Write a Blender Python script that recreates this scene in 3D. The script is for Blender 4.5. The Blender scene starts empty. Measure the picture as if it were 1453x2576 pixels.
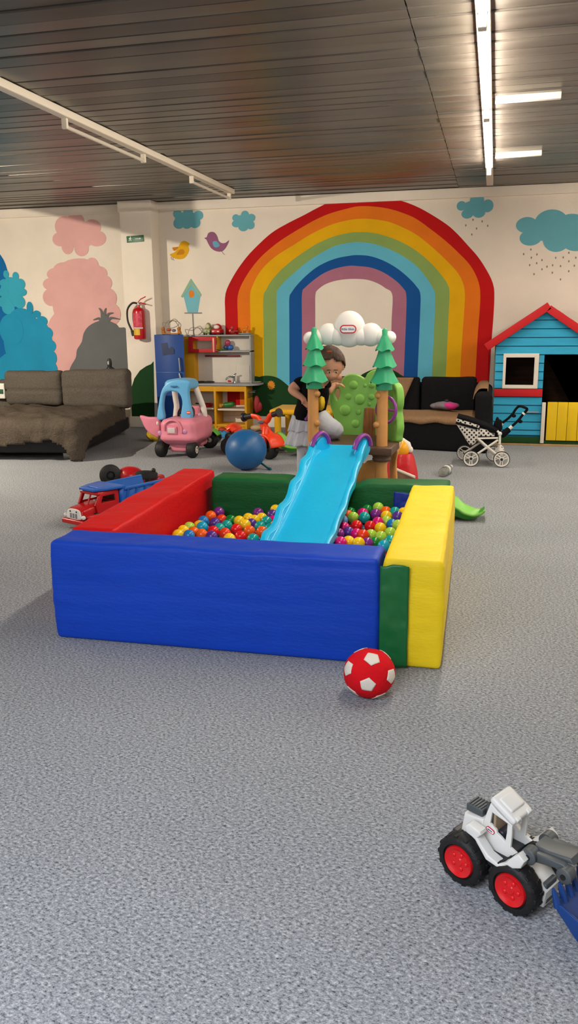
import bpy, bmesh, math, random
from mathutils import Vector, Matrix, Euler, noise
PI = math.pi
rng = random.Random(7)
SC = bpy.context.scene
COL = SC.collection

# ---------------------------------------------------------------- camera
IW, IH = 1453, 2576
FPX, YAW, PIT, ROL = 2072.0, -.2414, .2327, -.0121
CAM = Vector((0, 0, 1.5))
_d = Vector((math.sin(YAW)*math.cos(PIT), math.cos(YAW)*math.cos(PIT), -math.sin(PIT)))
_r0 = Vector((math.cos(YAW), -math.sin(YAW), 0)); _u0 = _r0.cross(_d)
_r = math.cos(ROL)*_r0 + math.sin(ROL)*_u0
_u = -math.sin(ROL)*_r0 + math.cos(ROL)*_u0
cd = bpy.data.cameras.new('camera'); cam = bpy.data.objects.new('camera', cd); COL.objects.link(cam)
cam.matrix_world = Matrix(((_r.x, _u.x, -_d.x, 0), (_r.y, _u.y, -_d.y, 0), (_r.z, _u.z, -_d.z, 1.5), (0, 0, 0, 1)))
cd.sensor_fit = 'HORIZONTAL'; cd.sensor_width = 36; cd.lens = FPX/IW*36; cd.clip_end = 60
SC.camera = cam

def ray(x, y): return _d + _r*((x-IW/2)/FPX) + _u*((IH/2-y)/FPX)
def fl(x, y, z=0.0):            # a point of the room at height z
    k = ray(x, y); return CAM + k*((z-1.5)/k.z)
def at(x, y, Y):                # a point of the room on the plane at depth Y
    k = ray(x, y); return CAM + k*(Y/k.y)
def V(*a): return Vector(a)

# ---------------------------------------------------------------- materials
def lin(h):
    if isinstance(h, str):
        h = h.lstrip('#'); c = [int(h[i:i+2], 16)/255 for i in (0, 2, 4)]
    else: c = h
    return tuple(((v/12.92) if v <= .04045 else ((v+.055)/1.055)**2.4) for v in c) + (1,)
MATS = {}
def mat(name, color, rough=.45, spec=.5, var=.0, vscale=8, bump=0, bscale=60, metal=0, emit=None, estr=0, trans=0, stretch=(1,1,1), coat=0, alpha=1):
    if name in MATS: return MATS[name]
    m = bpy.data.materials.new(name); m.use_nodes = True
    nt = m.node_tree; b = nt.nodes['Principled BSDF']
    c = lin(color)
    b.inputs['Base Color'].default_value = c
    b.inputs['Roughness'].default_value = rough
    b.inputs['Specular IOR Level'].default_value = spec
    b.inputs['Metallic'].default_value = metal
    b.inputs['Transmission Weight'].default_value = trans
    b.inputs['Coat Weight'].default_value = coat
    b.inputs['Alpha'].default_value = alpha
    if emit:
        b.inputs['Emission Color'].default_value = lin(emit); b.inputs['Emission Strength'].default_value = estr
    if var or bump:
        tc = nt.nodes.new('ShaderNodeTexCoord'); mp = nt.nodes.new('ShaderNodeMapping')
        mp.inputs['Scale'].default_value = stretch
        nt.links.new(tc.outputs['Object'], mp.inputs[0])
    if var:
        n = nt.nodes.new('ShaderNodeTexNoise'); n.inputs['Scale'].default_value = vscale; n.inputs['Detail'].default_value = 5
        nt.links.new(mp.outputs[0], n.inputs['Vector'])
        r = nt.nodes.new('ShaderNodeValToRGB')
        r.color_ramp.elements[0].position = .3; r.color_ramp.elements[1].position = .7
        r.color_ramp.elements[0].color = tuple(v*(1-var) for v in c[:3])+(1,)
        r.color_ramp.elements[1].color = tuple(min(1, v*(1+var)) for v in c[:3])+(1,)
        nt.links.new(n.outputs[0], r.inputs[0]); nt.links.new(r.outputs[0], b.inputs['Base Color'])
    if bump:
        n2 = nt.nodes.new('ShaderNodeTexNoise'); n2.inputs['Scale'].default_value = bscale; n2.inputs['Detail'].default_value = 4
        nt.links.new(mp.outputs[0], n2.inputs['Vector'])
        bp = nt.nodes.new('ShaderNodeBump'); bp.inputs['Strength'].default_value = bump; bp.inputs['Distance'].default_value = .02
        nt.links.new(n2.outputs[0], bp.inputs['Height']); nt.links.new(bp.outputs[0], b.inputs['Normal'])
    MATS[name] = m
    return m
def plas(h, rough=.38, **k): return mat('plastic_'+h, h, rough, .45, **k)
def paint(h): return mat('paint_'+h, h, .75, .2, var=.06, vscale=3, bump=.12, bscale=90)
def cloth(h, **k): return mat('cloth_'+h, h, .9, .15, var=.18, vscale=90, bump=.35, bscale=160, **k)

# ---------------------------------------------------------------- mesh builder
ROOTM = {}
def rotz(a): return Matrix.Rotation(a, 4, 'Z')
class MB:
    def __init__(s): s.bm = bmesh.new(); s.mats = []
    def mi(s, m):
        if m is None: return 0
        if m not in s.mats: s.mats.append(m)
        return s.mats.index(m)
    def add(s, verts, faces, m=None, M=None, flip=False):
        k = s.mi(m); vs = [s.bm.verts.new(M @ Vector(v) if M is not None else Vector(v)) for v in verts]
        for f in faces:
            try:
                fc = s.bm.faces.new([vs[i] for i in (reversed(f) if flip else f)]); fc.material_index = k; fc.smooth = True
            except ValueError: pass
        return vs
    def box(s, c, d, r=.004, step=None, m=None, M=None, disp=None, seg=2):
        """rounded box, centre c, size d, edge radius r, optional displacement disp(p, n)->Vector"""
        c = Vector(c); h = [x/2 for x in d]; r = min([r]+[x*.98 for x in h])
        ax = []
        for i in range(3):
            L = d[i]; e = [r*(1-math.cos(PI/2*j/seg)) if False else r*j/seg for j in range(seg+1)]
            l = e[:]
            inner = L-2*r
            n = max(1, int(math.ceil(inner/step))) if step else 1
            l += [r+inner*j/n for j in range(1, n)]
            l += [L-x for x in reversed(e)]
            o = []
            for x in l:
                if not o or x-o[-1] > 1e-7: o.append(x)
            ax.append([x-h[i] for x in o])
        vd = {}; verts = []; faces = []
        def vid(p):
            k = tuple(round(x, 6) for x in p)
            if k in vd: return vd[k]
            q = Vector([max(-h[i]+r, min(h[i]-r, p[i])) for i in range(3)])
            dd = Vector(p)-q; n = dd.normalized() if dd.length > 1e-9 else V(0, 0, 1)
            w = q+n*r
            if disp: w = w+disp(w+c, n)
            verts.append(w+c); vd[k] = len(verts)-1; return vd[k]
        for a in range(3):
            b, e = (a+1) % 3, (a+2) % 3
            for sgn in (-1, 1):
                for i in range(len(ax[b])-1):
                    for j in range(len(ax[e])-1):
                        q = []
                        for (ii, jj) in ((i, j), (i+1, j), (i+1, j+1), (i, j+1)):
                            p = [0, 0, 0]; p[a] = sgn*h[a]; p[b] = ax[b][ii]; p[e] = ax[e][jj]; q.append(vid(p))
                        if sgn < 0: q.reverse()
                        if len(set(q)) >= 3: faces.append(q)
        s.add(verts, faces, m, M); return s
    def ell(s, c, r, m=None, M=None, nu=24, nv=14, disp=None):
        if not hasattr(r, '__len__'): r = (r, r, r)
        verts = []; faces = []
        for j in range(nv+1):
            t = PI*j/nv
            for i in range(nu):
                p = 2*PI*i/nu; n = V(math.sin(t)*math.cos(p), math.sin(t)*math.sin(p), math.cos(t))
                w = V(n.x*r[0], n.y*r[1], n.z*r[2])
                if disp: w = w+disp(w, n)
                verts.append(w+Vector(c))
                if j in (0, nv): break
        def vi(j, i): return 0 if j == 0 else (1+(nv-1)*nu if j == nv else 1+(j-1)*nu+i % nu)
        for j in range(nv):
            for i in range(nu):
                q = [vi(j, i), vi(j+1, i), vi(j+1, i+1), vi(j, i+1)]
                o = []
                for x in q:
                    if x not in o: o.append(x)
                faces.append(o)
        s.add(verts, faces, m, M); return s
    def tube(s, pts, rad, m=None, M=None, n=10, closed=False, caps=True, flat=None, up=None):
        """swept tube; flat=(a,b) scales the section across and along the up vector"""
        pts = [Vector(p) for p in pts]; N = len(pts)
        if not hasattr(rad, '__len__'): rad = [rad]*N
        verts = []; faces = []; u = None
        for i, p in enumerate(pts):
            a = pts[(i-1) % N] if (closed or i > 0) else p
            b = pts[(i+1) % N] if (closed or i < N-1) else p
            t = (b-a).normalized()
            if up is not None: u = (Vector(up)-t*Vector(up).dot(t)).normalized()
            elif u is None: u = t.orthogonal().normalized()
            else:
                u = u-t*u.dot(t); u = u.normalized() if u.length > 1e-6 else t.orthogonal().normalized()
            w = t.cross(u)
            fa, fb = flat if flat else (1, 1)
            for k in range(n):
                g = 2*PI*k/n; verts.append(p+(w*math.cos(g)*fa+u*math.sin(g)*fb)*rad[i])
        for i in range(N if closed else N-1):
            for k in range(n):
                faces.append([i*n+k, i*n+(k+1) % n, ((i+1) % N)*n+(k+1) % n, ((i+1) % N)*n+k])
        if caps and not closed:
            faces.append(list(reversed(range(n)))); faces.append([(N-1)*n+k for k in range(n)])
        s.add(verts, faces, m, M); return s
    def lathe(s, prof, m=None, M=None, n=28, wave=None, cap=True):
        verts = []; faces = []; N = len(prof)
        for j, (r, z) in enumerate(prof):
            for i in range(n):
                g = 2*PI*i/n; rr, zz = (r, z) if not wave else wave(j, g, r, z)
                verts.append((rr*math.cos(g), rr*math.sin(g), zz))
        for j in range(N-1):
            for i in range(n):
                faces.append([j*n+i, j*n+(i+1) % n, (j+1)*n+(i+1) % n, (j+1)*n+i])
        if cap and prof[0][0] > 1e-5: faces.append(list(reversed(range(n))))
        if cap and prof[-1][0] > 1e-5: faces.append([(N-1)*n+i for i in range(n)])
        k0 = len(s.bm.verts)
        vs = s.add(verts, faces, m, M)
        bmesh.ops.remove_doubles(s.bm, verts=vs, dist=1e-6); return s
    def plate(s, loops, thick, bev=0.0, m=None, M=None, res=2):
        """flat plate with holes: loops in x,y; thickness along z, centred"""
        cu = bpy.data.curves.new('tmp', 'CURVE'); cu.dimensions = '2D'; cu.fill_mode = 'BOTH'
        cu.extrude = max(thick/2-bev, 0); cu.bevel_depth = bev; cu.bevel_resolution = res; cu.offset = -bev
        for lp in loops:
            sp = cu.splines.new('POLY'); sp.points.add(len(lp)-1); sp.use_cyclic_u = True
            for q, p in zip(sp.points, lp): q.co = (p[0], p[1], 0, 1)
        ob = bpy.data.objects.new('tmp', cu)
        COL.objects.link(ob)
        dg = bpy.context.evaluated_depsgraph_get()
        me = bpy.data.meshes.new_from_object(ob.evaluated_get(dg))
        COL.objects.unlink(ob); bpy.data.objects.remove(ob); bpy.data.curves.remove(cu)
        verts = [v.co.copy() for v in me.vertices]; faces = [list(p.vertices) for p in me.polygons]
        bpy.data.meshes.remove(me)
        vs = s.add(verts, faces, m, M)
        bmesh.ops.remove_doubles(s.bm, verts=vs, dist=1e-6); return s
    def xz(s, loops, y, thick, bev=0.0, m=None):
        """plate standing in the plane y (loops hold x,z)"""
        return s.plate(loops, thick, bev, m, Matrix(((1, 0, 0, 0), (0, 0, -1, y), (0, 1, 0, 0), (0, 0, 0, 1))))
    def yz(s, loops, x, thick, bev=0.0, m=None, M=None):
        T = Matrix(((0, 0, 1, x), (1, 0, 0, 0), (0, 1, 0, 0), (0, 0, 0, 1)))
        return s.plate(loops, thick, bev, m, M @ T if M is not None else T)
    def grid(s, f, nu, nv, m=None, M=None):
        verts = [f(i/nu, j/nv) for j in range(nv+1) for i in range(nu+1)]
        faces = [[j*(nu+1)+i, j*(nu+1)+i+1, (j+1)*(nu+1)+i+1, (j+1)*(nu+1)+i] for j in range(nv) for i in range(nu)]
        s.add(verts, faces, m, M); return s
    def text(s, body, size, m=None, M=None, thick=.001):
        cu = bpy.data.curves.new('tmp', 'FONT'); cu.body = body; cu.size = size; cu.extrude = thick; cu.align_x = 'CENTER'; cu.align_y = 'CENTER'; cu.offset = size*.012
        ob = bpy.data.objects.new('tmp', cu); COL.objects.link(ob)
        dg = bpy.context.evaluated_depsgraph_get(); me = bpy.data.meshes.new_from_object(ob.evaluated_get(dg))
        COL.objects.unlink(ob); bpy.data.objects.remove(ob); bpy.data.curves.remove(cu)
        s.add([v.co.copy() for v in me.vertices], [list(p.vertices) for p in me.polygons], m, M); bpy.data.meshes.remove(me); return s
    def build(s, name, m=None, parent=None, local=False, angle=40, sub=0, loc=None, solid=0):
        me = bpy.data.meshes.new(name)
        bmesh.ops.recalc_face_normals(s.bm, faces=s.bm.faces)
        o = bpy.data.objects.new(name, me); COL.objects.link(o)
        if parent is not None:
            o.parent = parent
            if not local:
                s.bm.transform(ROOTM[parent.name].inverted())
            ROOTM[o.name] = ROOTM[parent.name]
        else:
            if local is False:
                if loc is None:
                    xs = [v.co for v in s.bm.verts]
                    loc = V((min(p.x for p in xs)+max(p.x for p in xs))/2, (min(p.y for p in xs)+max(p.y for p in xs))/2, min(p.z for p in xs))
                s.bm.transform(Matrix.Translation(-Vector(loc))); o.location = loc
                ROOTM[o.name] = Matrix.Translation(loc)
        s.bm.to_mesh(me); s.bm.free()
        for x in (s.mats or [m]): me.materials.append(x if x is not None else m)
        if not s.mats and m is not None: pass
        me.set_sharp_from_angle(angle=math.radians(angle))
        if solid:
            md = o.modifiers.new('solid', 'SOLIDIFY'); md.thickness = solid; md.offset = 0
        if sub:
            md = o.modifiers.new('sub', 'SUBSURF'); md.levels = sub; md.render_levels = sub
        return o

def tag(o, label=None, cat=None, group=None, kind=None):
    if label: o['label'] = label
    if cat: o['category'] = cat
    if group: o['group'] = group
    if kind: o['kind'] = kind
    return o
def thing(name, label, cat, loc, rz=0, group=None, tilt=None):
    o = bpy.data.objects.new(name, None); COL.objects.link(o); o.empty_display_size = .1
    M = Matrix.Translation(Vector(loc)) @ (tilt.to_matrix().to_4x4() if tilt else rotz(rz))
    o.matrix_world = M; ROOTM[o.name] = M
    return tag(o, label, cat, group)
def lab(o, t): o['label'] = t; return o
def copy_tree(o, parent=None):
    c = o.copy(); COL.objects.link(c)
    if parent: c.parent = parent
    for ch in [x for x in list(COL.objects) if x.parent == o]: copy_tree(ch, c)
    return c
def circ(cx, cy, rx, ry=None, n=28, a0=0, rot=0):
    ry = rx if ry is None else ry
    o = []
    for i in range(n):
        t = a0+2*PI*i/n; x, y = rx*math.cos(t), ry*math.sin(t)
        o.append((cx+x*math.cos(rot)-y*math.sin(rot), cy+x*math.sin(rot)+y*math.cos(rot)))
    return o
def smooth_path(pts, n=6, closed=False):
    pts = [Vector(p) for p in pts]; N = len(pts); o = []
    for i in range(N if closed else N-1):
        if closed: p0, p1, p2, p3 = (pts[(i+k) % N] for k in (-1, 0, 1, 2))
        else: p0, p1, p2, p3 = pts[max(i-1, 0)], pts[i], pts[i+1], pts[min(i+2, N-1)]
        for k in range(n):
            t = k/n
            o.append(.5*((2*p1)+(p2-p0)*t+(2*p0-5*p1+4*p2-p3)*t*t+(3*p1-p0-3*p2+p3)*t**3))
    if not closed: o.append(pts[-1])
    return o
def resample(pts, n):
    pts = [Vector(p) for p in pts]; L = [0]
    for a, b in zip(pts, pts[1:]): L.append(L[-1]+(b-a).length)
    o = []; j = 0
    for i in range(n):
        t = L[-1]*i/(n-1)
        while j < len(L)-2 and L[j+1] < t: j += 1
        w = (t-L[j])/max(L[j+1]-L[j], 1e-9); o.append(pts[j].lerp(pts[j+1], w))
    return o
def nz(p, s=1.0, seed=0): return noise.noise(Vector((p[0]*s+seed*17.3, p[1]*s+seed*7.1, p[2]*s-seed*3.7)))

# ---------------------------------------------------------------- the setting
YW, HC = 11.12, 3.035
XL, XR, YF = -8.2, 4.2, -3.0
# carpet
def carpet():
    m = bpy.data.materials.new('carpet'); m.use_nodes = True; nt = m.node_tree; b = nt.nodes['Principled BSDF']
    b.inputs['Roughness'].default_value = .95; b.inputs['Specular IOR Level'].default_value = .1
    tc = nt.nodes.new('ShaderNodeTexCoord')
    mp = nt.nodes.new('ShaderNodeMapping'); mp.inputs['Scale'].default_value = (.7, 1, 1); mp.inputs['Rotation'].default_value = (0, 0, .5)
    nt.links.new(tc.outputs['Object'], mp.inputs[0])
    def ns(sc, det, rough=.6):
        n = nt.nodes.new('ShaderNodeTexNoise'); n.inputs['Scale'].default_value = sc; n.inputs['Detail'].default_value = det; n.inputs['Roughness'].default_value = rough
        nt.links.new(mp.outputs[0], n.inputs['Vector']); return n
    a = ns(120, 5, .82); w = ns(1.1, 3)
    r = nt.nodes.new('ShaderNodeValToRGB'); e = r.color_ramp.elements
    e[0].position = .36; e[0].color = lin('#33363b'); e[1].position = .66; e[1].color = lin('#d2d6da')
    x = e.new(.45); x.color = lin('#85898f'); x = e.new(.54); x.color = lin('#a0a4a9')
    nt.links.new(a.outputs[0], r.inputs[0])
    r2 = nt.nodes.new('ShaderNodeValToRGB'); e = r2.color_ramp.elements
    e[0].position = .3; e[0].color = (.86, .86, .86, 1); e[1].position = .7; e[1].color = (1, 1, 1, 1)
    nt.links.new(w.outputs[0], r2.inputs[0])
    mx = nt.nodes.new('ShaderNodeMix'); mx.data_type = 'RGBA'; mx.blend_type = 'MULTIPLY'; mx.inputs[0].default_value = 1
    nt.links.new(r.outputs[0], mx.inputs[6]); nt.links.new(r2.outputs[0], mx.inputs[7]); nt.links.new(mx.outputs[2], b.inputs['Base Color'])
    bp = nt.nodes.new('ShaderNodeBump'); bp.inputs['Strength'].default_value = .5; bp.inputs['Distance'].default_value = .01
    nt.links.new(a.outputs[0], bp.inputs['Height']); nt.links.new(bp.outputs[0], b.inputs['Normal'])
    return m
def struct(o, label=None): o['kind'] = 'structure'; (label and lab(o, label)); return o
wallm = mat('wall_plaster', '#e6ddd0', .8, .2, var=.05, vscale=2, bump=.15, bscale=60)
whitem = mat('white_trim', '#d8d2c6', .5, .4, var=.05)
b = MB(); b.box((-2, (YF+YW)/2, -.05), (XR-XL, YW-YF, .1), 0.001); struct(b.build('floor', carpet()), 'speckled grey blue carpet')
def wallbox(name, x0, x1, y0, y1, z0=0, z1=HC+.1, m=wallm):
    q = MB(); q.box(((x0+x1)/2, (y0+y1)/2, (z0+z1)/2), (x1-x0, y1-y0, z1-z0), .001); return struct(q.build(name, m))
wall_back = lab(wallbox('wall_back', XL, XR, YW, YW+.15), 'cream wall with painted rainbow, clouds and birds')
wallbox('wall_left', XL-.15, XL, YF, YW); wallbox('wall_right', XR, XR+.15, YF, YW); wallbox('wall_front', XL, XR, YF-.15, YF)
# ceiling: long dark metal slats running across the room, in two runs that meet at a ragged seam
def ceiling():
    m = bpy.data.materials.new('ceiling_slats'); m.use_nodes = True; nt = m.node_tree; bs = nt.nodes['Principled BSDF']
    bs.inputs['Metallic'].default_value = .35; bs.inputs['Specular IOR Level'].default_value = .5
    tc = nt.nodes.new('ShaderNodeTexCoord'); mp = nt.nodes.new('ShaderNodeMapping'); mp.inputs['Scale'].default_value = (.35, 3.2, 1)
    nt.links.new(tc.outputs['Object'], mp.inputs[0])
    n = nt.nodes.new('ShaderNodeTexNoise'); n.inputs['Scale'].default_value = 2.2; n.inputs['Detail'].default_value = 6
    nt.links.new(mp.outputs[0], n.inputs['Vector'])
    r = nt.nodes.new('ShaderNodeValToRGB'); e = r.color_ramp.elements
    e[0].position = .3; e[0].color = lin('#423d38'); e[1].position = .7; e[1].color = lin('#615b54')
    nt.links.new(n.outputs[0], r.inputs[0]); nt.links.new(r.outputs[0], bs.inputs['Base Color'])
    r2 = nt.nodes.new('ShaderNodeMapRange'); r2.inputs[3].default_value = .24; r2.inputs[4].default_value = .42
    nt.links.new(n.outputs[0], r2.inputs[0]); nt.links.new(r2.outputs[0], bs.inputs['Roughness'])
    q = MB(); W = .168; ny = int((YW-YF)/W)+1; seam = -.51
    for k in range(ny):
        y0 = YF+k*W
        for (xa, xb) in ((XL, seam), (seam+.004, XR)):
            j = rng.uniform(-.004, .004); tl = rng.uniform(-.006, .006); nx = 18
            off = rng.uniform(-.012, .012) if xa == XL else 0
            ys = (y0, y0+.004, y0+.008, y0+W-.014, y0+W-.008, y0+W-.004)
            zz = (.026, .005, 0, 0, .005, .026)
            verts = []; faces = []
            for i in range(nx+1):
                x = xa+(xb-xa)*i/nx
                wob = .004*noise.noise(Vector((x*.7, k*3.1, 0)))
                for a, (y, z) in enumerate(zip(ys, zz)):
                    f = (y-y0)/W-.5
                    verts.append((x, y, HC+z+j+wob+tl*f+(off*.25 if xa == XL else 0)))
            for i in range(nx):
                for a in range(5): faces.append([i*6+a, i*6+a+1, (i+1)*6+a+1, (i+1)*6+a])
            q.add(verts, faces)
    q.box(((XL+XR)/2, (YF+YW)/2, HC+.09), (XR-XL, YW-YF, .1), .001)
    struct(q.build('ceiling', m, angle=25), 'dark metal slat ceiling')
ceiling()
# pillar with a small cornice, in front of the back wall
PX0, PX1, PY0 = at(301, 560, 10.85).x, at(379, 560, 10.85).x, 10.85
pil = MB(); pil.box(((PX0+PX1)/2, (PY0+YW)/2, HC/2), (PX1-PX0, YW-PY0-.002, HC), .004)
pil.box(((PX0+PX1)/2, (PY0+YW)/2-.012, HC-.07), (PX1-PX0+.03, YW-PY0+.02, .14), .01)
pillar = struct(pil.build('wall_pillar', wallm), 'cream pillar beside the painted wall')
q = MB(); q.box(((PX1+XR)/2, YW-.02, HC-.06), (XR-PX1, .04, .12), .01); q.box(((XL+PX0)/2, YW-.02, HC-.06), (PX0-XL, .04, .12), .01); struct(q.build('trim_1', wallm), 'cream cornice along the top of the back wall')
q = MB(); q.box(((PX1+XR)/2, YW-.008, .075), (XR-PX1, .014, .15), .003); struct(q.build('baseboard_back', whitem))
q = MB(); q.box(((PX0+PX1)/2, PY0-.008, .075), (PX1-PX0+.02, .014, .15), .003); struct(q.build('baseboard_pillar', whitem))
# ---------------------------------------------------------------- wall paintings (parts of the wall they are painted on)
def wxz(px, Y): return [(at(x, y, Y).x, at(x, y, Y).z) for x, y in px]
def zl(pts): return [(550+x/4.036, 470+y/4.036) for x, y in pts]
def zr(pts): return [(900+x/4.036, 470+y/4.036) for x, y in pts]
RB = [
 ([(70,1500),(65,1250),(62,1150),(75,1060),(120,960),(190,840),(290,705),(400,590),(540,465),(700,370),(860,290),(1000,215),(1150,145),(1290,105)], [(0,88),(150,85),(290,103),(430,140),(560,185),(700,255),(890,375),(1000,470),(1110,590),(1220,715),(1310,855),(1365,970),(1383,1080),(1375,1300),(1355,1560),(1325,2040)]),
 ([(198,1500),(193,1300),(190,1130),(215,1030),(265,930),(330,830),(420,720),(530,620),(650,530),(820,425),(980,335),(1130,270),(1290,225)], [(0,198),(150,200),(300,220),(440,260),(590,325),(750,440),(890,550),(1040,690),(1140,800),(1210,930),(1240,1060),(1235,1250),(1215,1500),(1185,2040)]),
 ([(330,1950),(322,1400),(318,1100),(345,1000),(400,890),(480,790),(600,690),(760,590),(920,490),(1100,400),(1260,350)], [(0,325),(150,328),(310,355),(450,410),(600,490),(750,610),(890,740),(1010,870),(1070,990),(1085,1110),(1075,1300),(1050,1650),(1035,1950)]),
 ([(460,1950),(455,1500),(452,1130),(480,1050),(530,960),(620,855),(740,750),(880,650),(1020,565),(1180,500),(1340,465)], [(0,458),(130,465),(270,495),(440,560),(600,655),(740,775),(850,900),(915,1000),(928,1100),(915,1400),(890,1950)]),
 ([(590,1950),(588,1400),(586,1100),(610,1030),(680,950),(780,860),(900,760),(1040,670),(1180,600),(1340,565)], [(0,560),(140,575),(300,625),(450,700),(590,800),(700,930),(770,1050),(783,1130),(770,1500),(748,1950)]),
 ([(718,2030),(716,1400),(716,1130),(740,1070),(800,990),(900,890),(1020,800),(1180,730),(1340,698)], [(0,693),(120,703),(260,750),(400,830),(520,930),(600,1020),(633,1090),(630,1300),(603,1950)]),
 ([(845,2000),(844,1400),(845,1080),(880,1020),(960,950),(1060,880),(1180,830),(1320,802)], [(0,805),(130,820),(260,870),(380,950),(450,1020),(490,1100),(485,1400),(463,1950)]),
 ([(978,2000),(978,1300),(980,1090),(1010,1040),(1080,990),(1180,955),(1300,937)], [(0,935),(100,945),(200,980),(280,1030),(350,1100),(340,1400),(335,2000)])]
bands = []
for L, R in RB:
    w = [V(x, z, 0) for x, z in wxz(zl(L)+zr(R), YW)]
    w = [V(w[0].x, .3, 0)]+w+[V(w[-1].x, .3, 0)]
    bands.append(resample(smooth_path(w, 5), 120))
q = MB()
for k, c in enumerate(['#b90d10', '#df7417', '#e0ab06', '#86a35a', '#5fb4cf', '#0c4f96', '#a86d84']):
    A, B_ = bands[k], bands[k+1]
    verts = [(p.x, YW-.003, p.y) for p in A]+[(p.x, YW-.003, p.y) for p in B_]
    q.add(verts, [[i, i+1, 120+i+1, 120+i] for i in range(119)], paint(c))
lab(q.build('rainbow_painting', None, wall_back), 'tall seven-band rainbow painted on the wall')
def blob(name, circles, color, Y, label, parent=wall_back, d=.003):
    q = MB()
    for i, (x, y, rx, ry) in enumerate(circles):
        c = at(x, y, Y); e = at(x+rx, y, Y); t = at(x, y-ry, Y)
        q.xz([circ(c.x, c.z, (e-c).length, (t-c).length, 28)], Y-d-i*.0003, .0006)
    return lab(q.build(name, paint(color), parent), label)
def poly(name, px, color, Y, label=None, parent=wall_back, d=.003, smooth=0):
    w = [V(x, z, 0) for x, z in wxz(px, Y)]
    if smooth: w = smooth_path(w, smooth, True)
    q = MB(); q.xz([[(p.x, p.y) for p in w]], Y-d, .0008); o = q.build(name, paint(color), parent)
    if label: lab(o, label)
    return o
CL = '#64a9b8'
blob('cloud_painting', [(446,538,11,11),(473,533,12,9),(499,542,12,12),(450,562,14,14),(470,562,13,14),(490,560,14,14),(470,550,30,17)], CL, YW, 'blue cloud painted left of the rainbow, above the yellow bird')
blob('cloud_painting', [(593,548,9,9),(616,540,10,10),(632,548,10,10),(594,563,11,9),(630,566,10,11),(612,570,13,12),(612,556,22,16)], CL, YW, 'blue cloud painted close to the left side of the rainbow')
blob('cloud_painting', [(1160,518,12,12),(1199,504,18,17),(1226,518,14,16),(1175,538,15,12),(1204,534,16,14),(1194,520,32,16)], CL, YW, 'small blue rain cloud painted right of the rainbow')
blob('cloud_painting', [(1324,566,27,20),(1385,560,42,33),(1435,566,40,28),(1334,598,28,20),(1400,600,36,34),(1450,600,40,32),(1375,580,60,26),(1480,580,30,24)], CL, YW, 'large blue rain cloud painted above the playhouse')
drops = [(1189,553),(1212,557),(1171,567),(1226,568),(1198,575),(1186,590)]
drops += [(1100+x/4.116, 460+y/4.116) for x, y in [(965,690),(890,738),(1028,742),(970,775),(1080,800),(1025,832),(953,852),(1132,868),(1190,853),(1080,895),(1187,930),(1222,776),(1300,772),(1358,724),(1358,812),(1272,862),(1430,775),(1415,858),(1357,915),(998,945),(1272,1000)]]
q = MB()
for x, y in drops:
    c = at(x, y, YW); q.xz([circ(c.x, c.z, .009, .014, 10)], YW-.003, .0008)
lab(q.build('raindrop_painting', paint('#8d8377'), wall_back), 'small grey painted raindrops')
# birds and bird house
poly('bird_painting', [(400+x/3.633, 470+y/3.633) for x, y in [(98,618),(130,605),(165,575),(185,530),(205,503),(235,494),(262,508),(279,522),(268,545),(274,580),(255,625),(225,655),(185,662),(145,655),(118,640)]], '#dba51a', YW, 'yellow bird painted below the left cloud', smooth=3)
poly('bird_wing_painting', [(400+x/3.633, 470+y/3.633) for x, y in [(160,620),(185,580),(215,570),(232,590),(225,615),(195,620)]], '#c07f16', YW, 'darker wing of the yellow bird', d=.005, smooth=3)
poly('bird_wing_painting', [(400+x/3.633, 470+y/3.633) for x, y in [(122,555),(150,552),(178,548),(160,575),(140,585),(128,575)]], '#c07f16', YW, 'raised wing of the yellow bird', d=.0045, smooth=2)
poly('bird_painting', [(400+x/3.633, 470+y/3.633) for x, y in [(412,468),(435,460),(448,425),(480,411),(512,422),(535,460),(545,495),(575,515),(610,510),(640,487),(625,530),(600,570),(570,592),(520,588),(475,560),(445,510),(432,482)]], '#8f5a7c', YW, 'purple bird painted below the second cloud', smooth=2)
poly('bird_wing_painting', [(400+x/3.633, 470+y/3.633) for x, y in [(490,505),(520,495),(545,515),(553,540),(525,555),(500,545)]], '#6aa3c4', YW, 'blue wing of the purple bird', d=.005, smooth=3)
for x0, y0, x1, y1 in ((112,640,112,660),(126,645,128,665),(575,590,588,612)):
    a = at(400+x0/3.633, 470+y0/3.633, YW); c = at(400+x1/3.633, 470+y1/3.633, YW)
    q = MB(); q.tube([a+V(0, -.003, 0), c+V(0, -.003, 0), c+V(.02, -.003, -.01)], .003, n=6); q.build('bird_leg_painting', paint('#7f766c'), wall_back)
poly('birdhouse_painting', [(460,738),(481,702),(505,738),(497,787),(472,787)], '#74b6c6', YW, 'light blue bird house painted beside the kitchen')
poly('birdhouse_roof_painting', [(455,746),(480,701),(507,742),(503,747),(481,717),(459,749)], '#8db79e', YW, 'pale green roof of the bird house', d=.005)
poly('birdhouse_door_painting', [(476,733),(481,730),(487,733),(488,742),(484,748),(478,748),(475,742)], '#d9802b', YW, 'round orange door of the bird house', d=.005, smooth=3)
poly('birdhouse_shelf_painting', [(464,786),(508,786),(508,789),(464,789)], '#8a8784', YW, 'grey ledge under the bird house', d=.005)
poly('birdhouse_pole_painting', [(483,789),(486,789),(489,848),(486,848)], '#8a8784', YW, 'grey pole under the bird house')
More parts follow.
